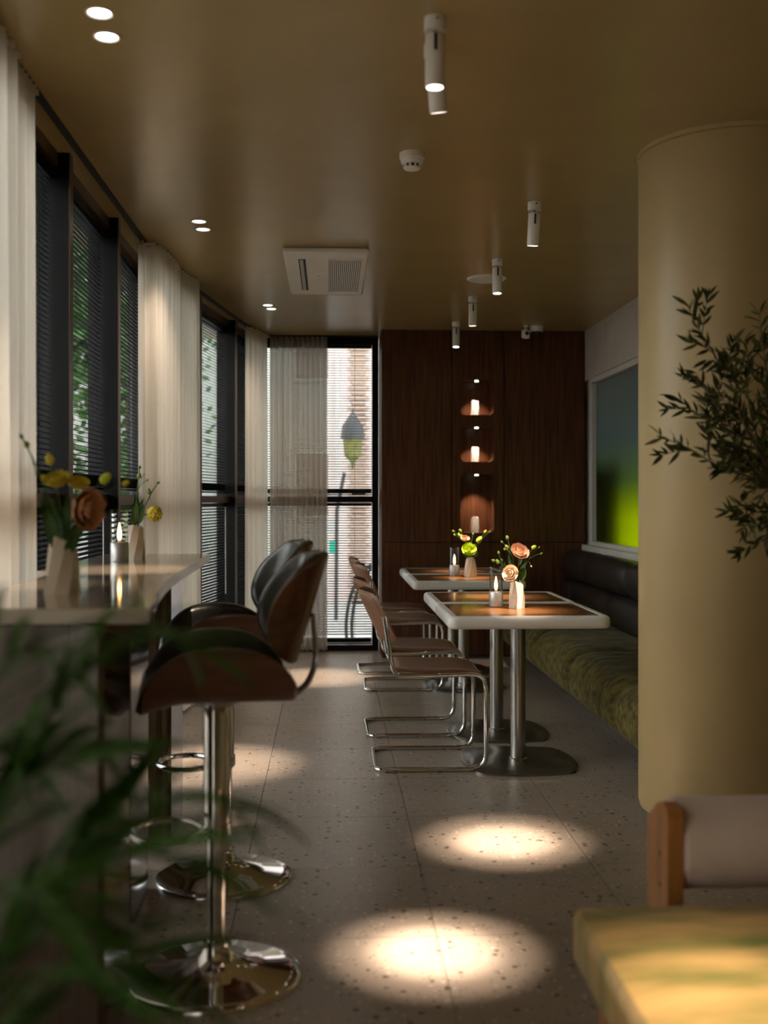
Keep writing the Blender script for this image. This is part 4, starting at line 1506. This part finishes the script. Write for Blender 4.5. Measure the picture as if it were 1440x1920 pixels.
MB().box(-.14, -.02, -.02, .0, 1.03, 1.22).build('sign_panel', M_WHITEWALL, sg_, smooth=False)
MB().box(-.08, -.01, -.025, .0, .80, .95).build('sign_panel', M_TEAL, sg_, smooth=False)
gh = thing('side_house', 'pale greenish house left of the pink one outside', 'building', (-1.2, 24, -.15))
MB().box(-3.5, 3.4, 0, 4, 0, 11).build('wall', M_PALEGREEN, gh, smooth=False)
for zz in (1.0, 4.0, 7.0):
    for xx in (-2.8, -1.2, .4, 2.0):
        wn = MB().box(xx, xx + .9, -.05, .05, zz, zz + 1.5).build('window', M_WHITEWALL, gh, smooth=False)
        MB().box(xx + .08, xx + .82, -.07, -.04, zz + .08, zz + 1.42).build('pane', M_GREY, wn, smooth=False)
fw = thing('far_house', 'white rendered house far beyond the trees', 'building', (-9, 30, -.15))
MB().box(-4, 3, 0, 6, 0, 9).build('wall', M_WHITEWALL, fw, smooth=False)
MB().box(-4.2, 3.2, -.2, 6.2, 9, 9.3).build('roof', M_GREY, fw, smooth=False)
for zz in (1.2, 4.2, 6.6):
    for xx in (-3, -1, 1):
        wn = MB().box(xx, xx + 1, -.05, .05, zz, zz + 1.5).build('window', M_GREY, fw, smooth=False)
        MB().box(xx + .08, xx + .92, -.07, -.04, zz + .08, zz + 1.42).build('pane', M_DARK, wn, smooth=False)


def tree(x, y, h, r, seed, label, n=2600):
    rr = random.Random(seed)
    t = thing('street_tree', label, 'tree', (x, y, -.15), 0, 'trees outside the left windows')
    MB().tube(smooth_path([(0, 0, 0), (.05, .02, h * .35), (-.04, 0, h * .7)], 6), .09, 8, taper=.04).build('trunk', M_BARK, t)
    m = MB()
    cl = [Vector((rr.gauss(0, r * .45), rr.gauss(0, r * .45), h * rr.uniform(.25, .95))) for _ in range(22)]
    for i in range(n):
        c = rr.choice(cl) + Vector((rr.gauss(0, .32), rr.gauss(0, .32), rr.gauss(0, .3)))
        dv = Vector((rr.uniform(-1, 1), rr.uniform(-1, 1), rr.uniform(-.8, .5))).normalized()
        sd2 = dv.orthogonal().normalized()
        l, w2 = rr.uniform(.1, .18), rr.uniform(.035, .06)
        m.add([c, c + dv * l * .5 + sd2 * w2, c + dv * l, c + dv * l * .5 - sd2 * w2], [(0, 1, 2, 3)])
    f = m.build('foliage', M_TREELEAF, t, smooth=False)
    f['kind'] = 'stuff'


tree(-3.3, 11.2, 5.6, .8, 1, 'leafy green street tree nearest the left windows', 9500)
tree(-7.2, 15.2, 6.0, 1.2, 2, 'leafy green street tree behind the nearest one', 5200)
tree(-2.75, 15.0, 5.6, .55, 3, 'leafy green street tree toward the pink house', 4200)
tree(-3.4, 7.2, 4.6, .55, 4, 'low leafy street tree outside the middle of the window wall', 4200)
tree(-7.0, 20.5, 6.0, 1.3, 5, 'leafy green tree far down the street', 4200)
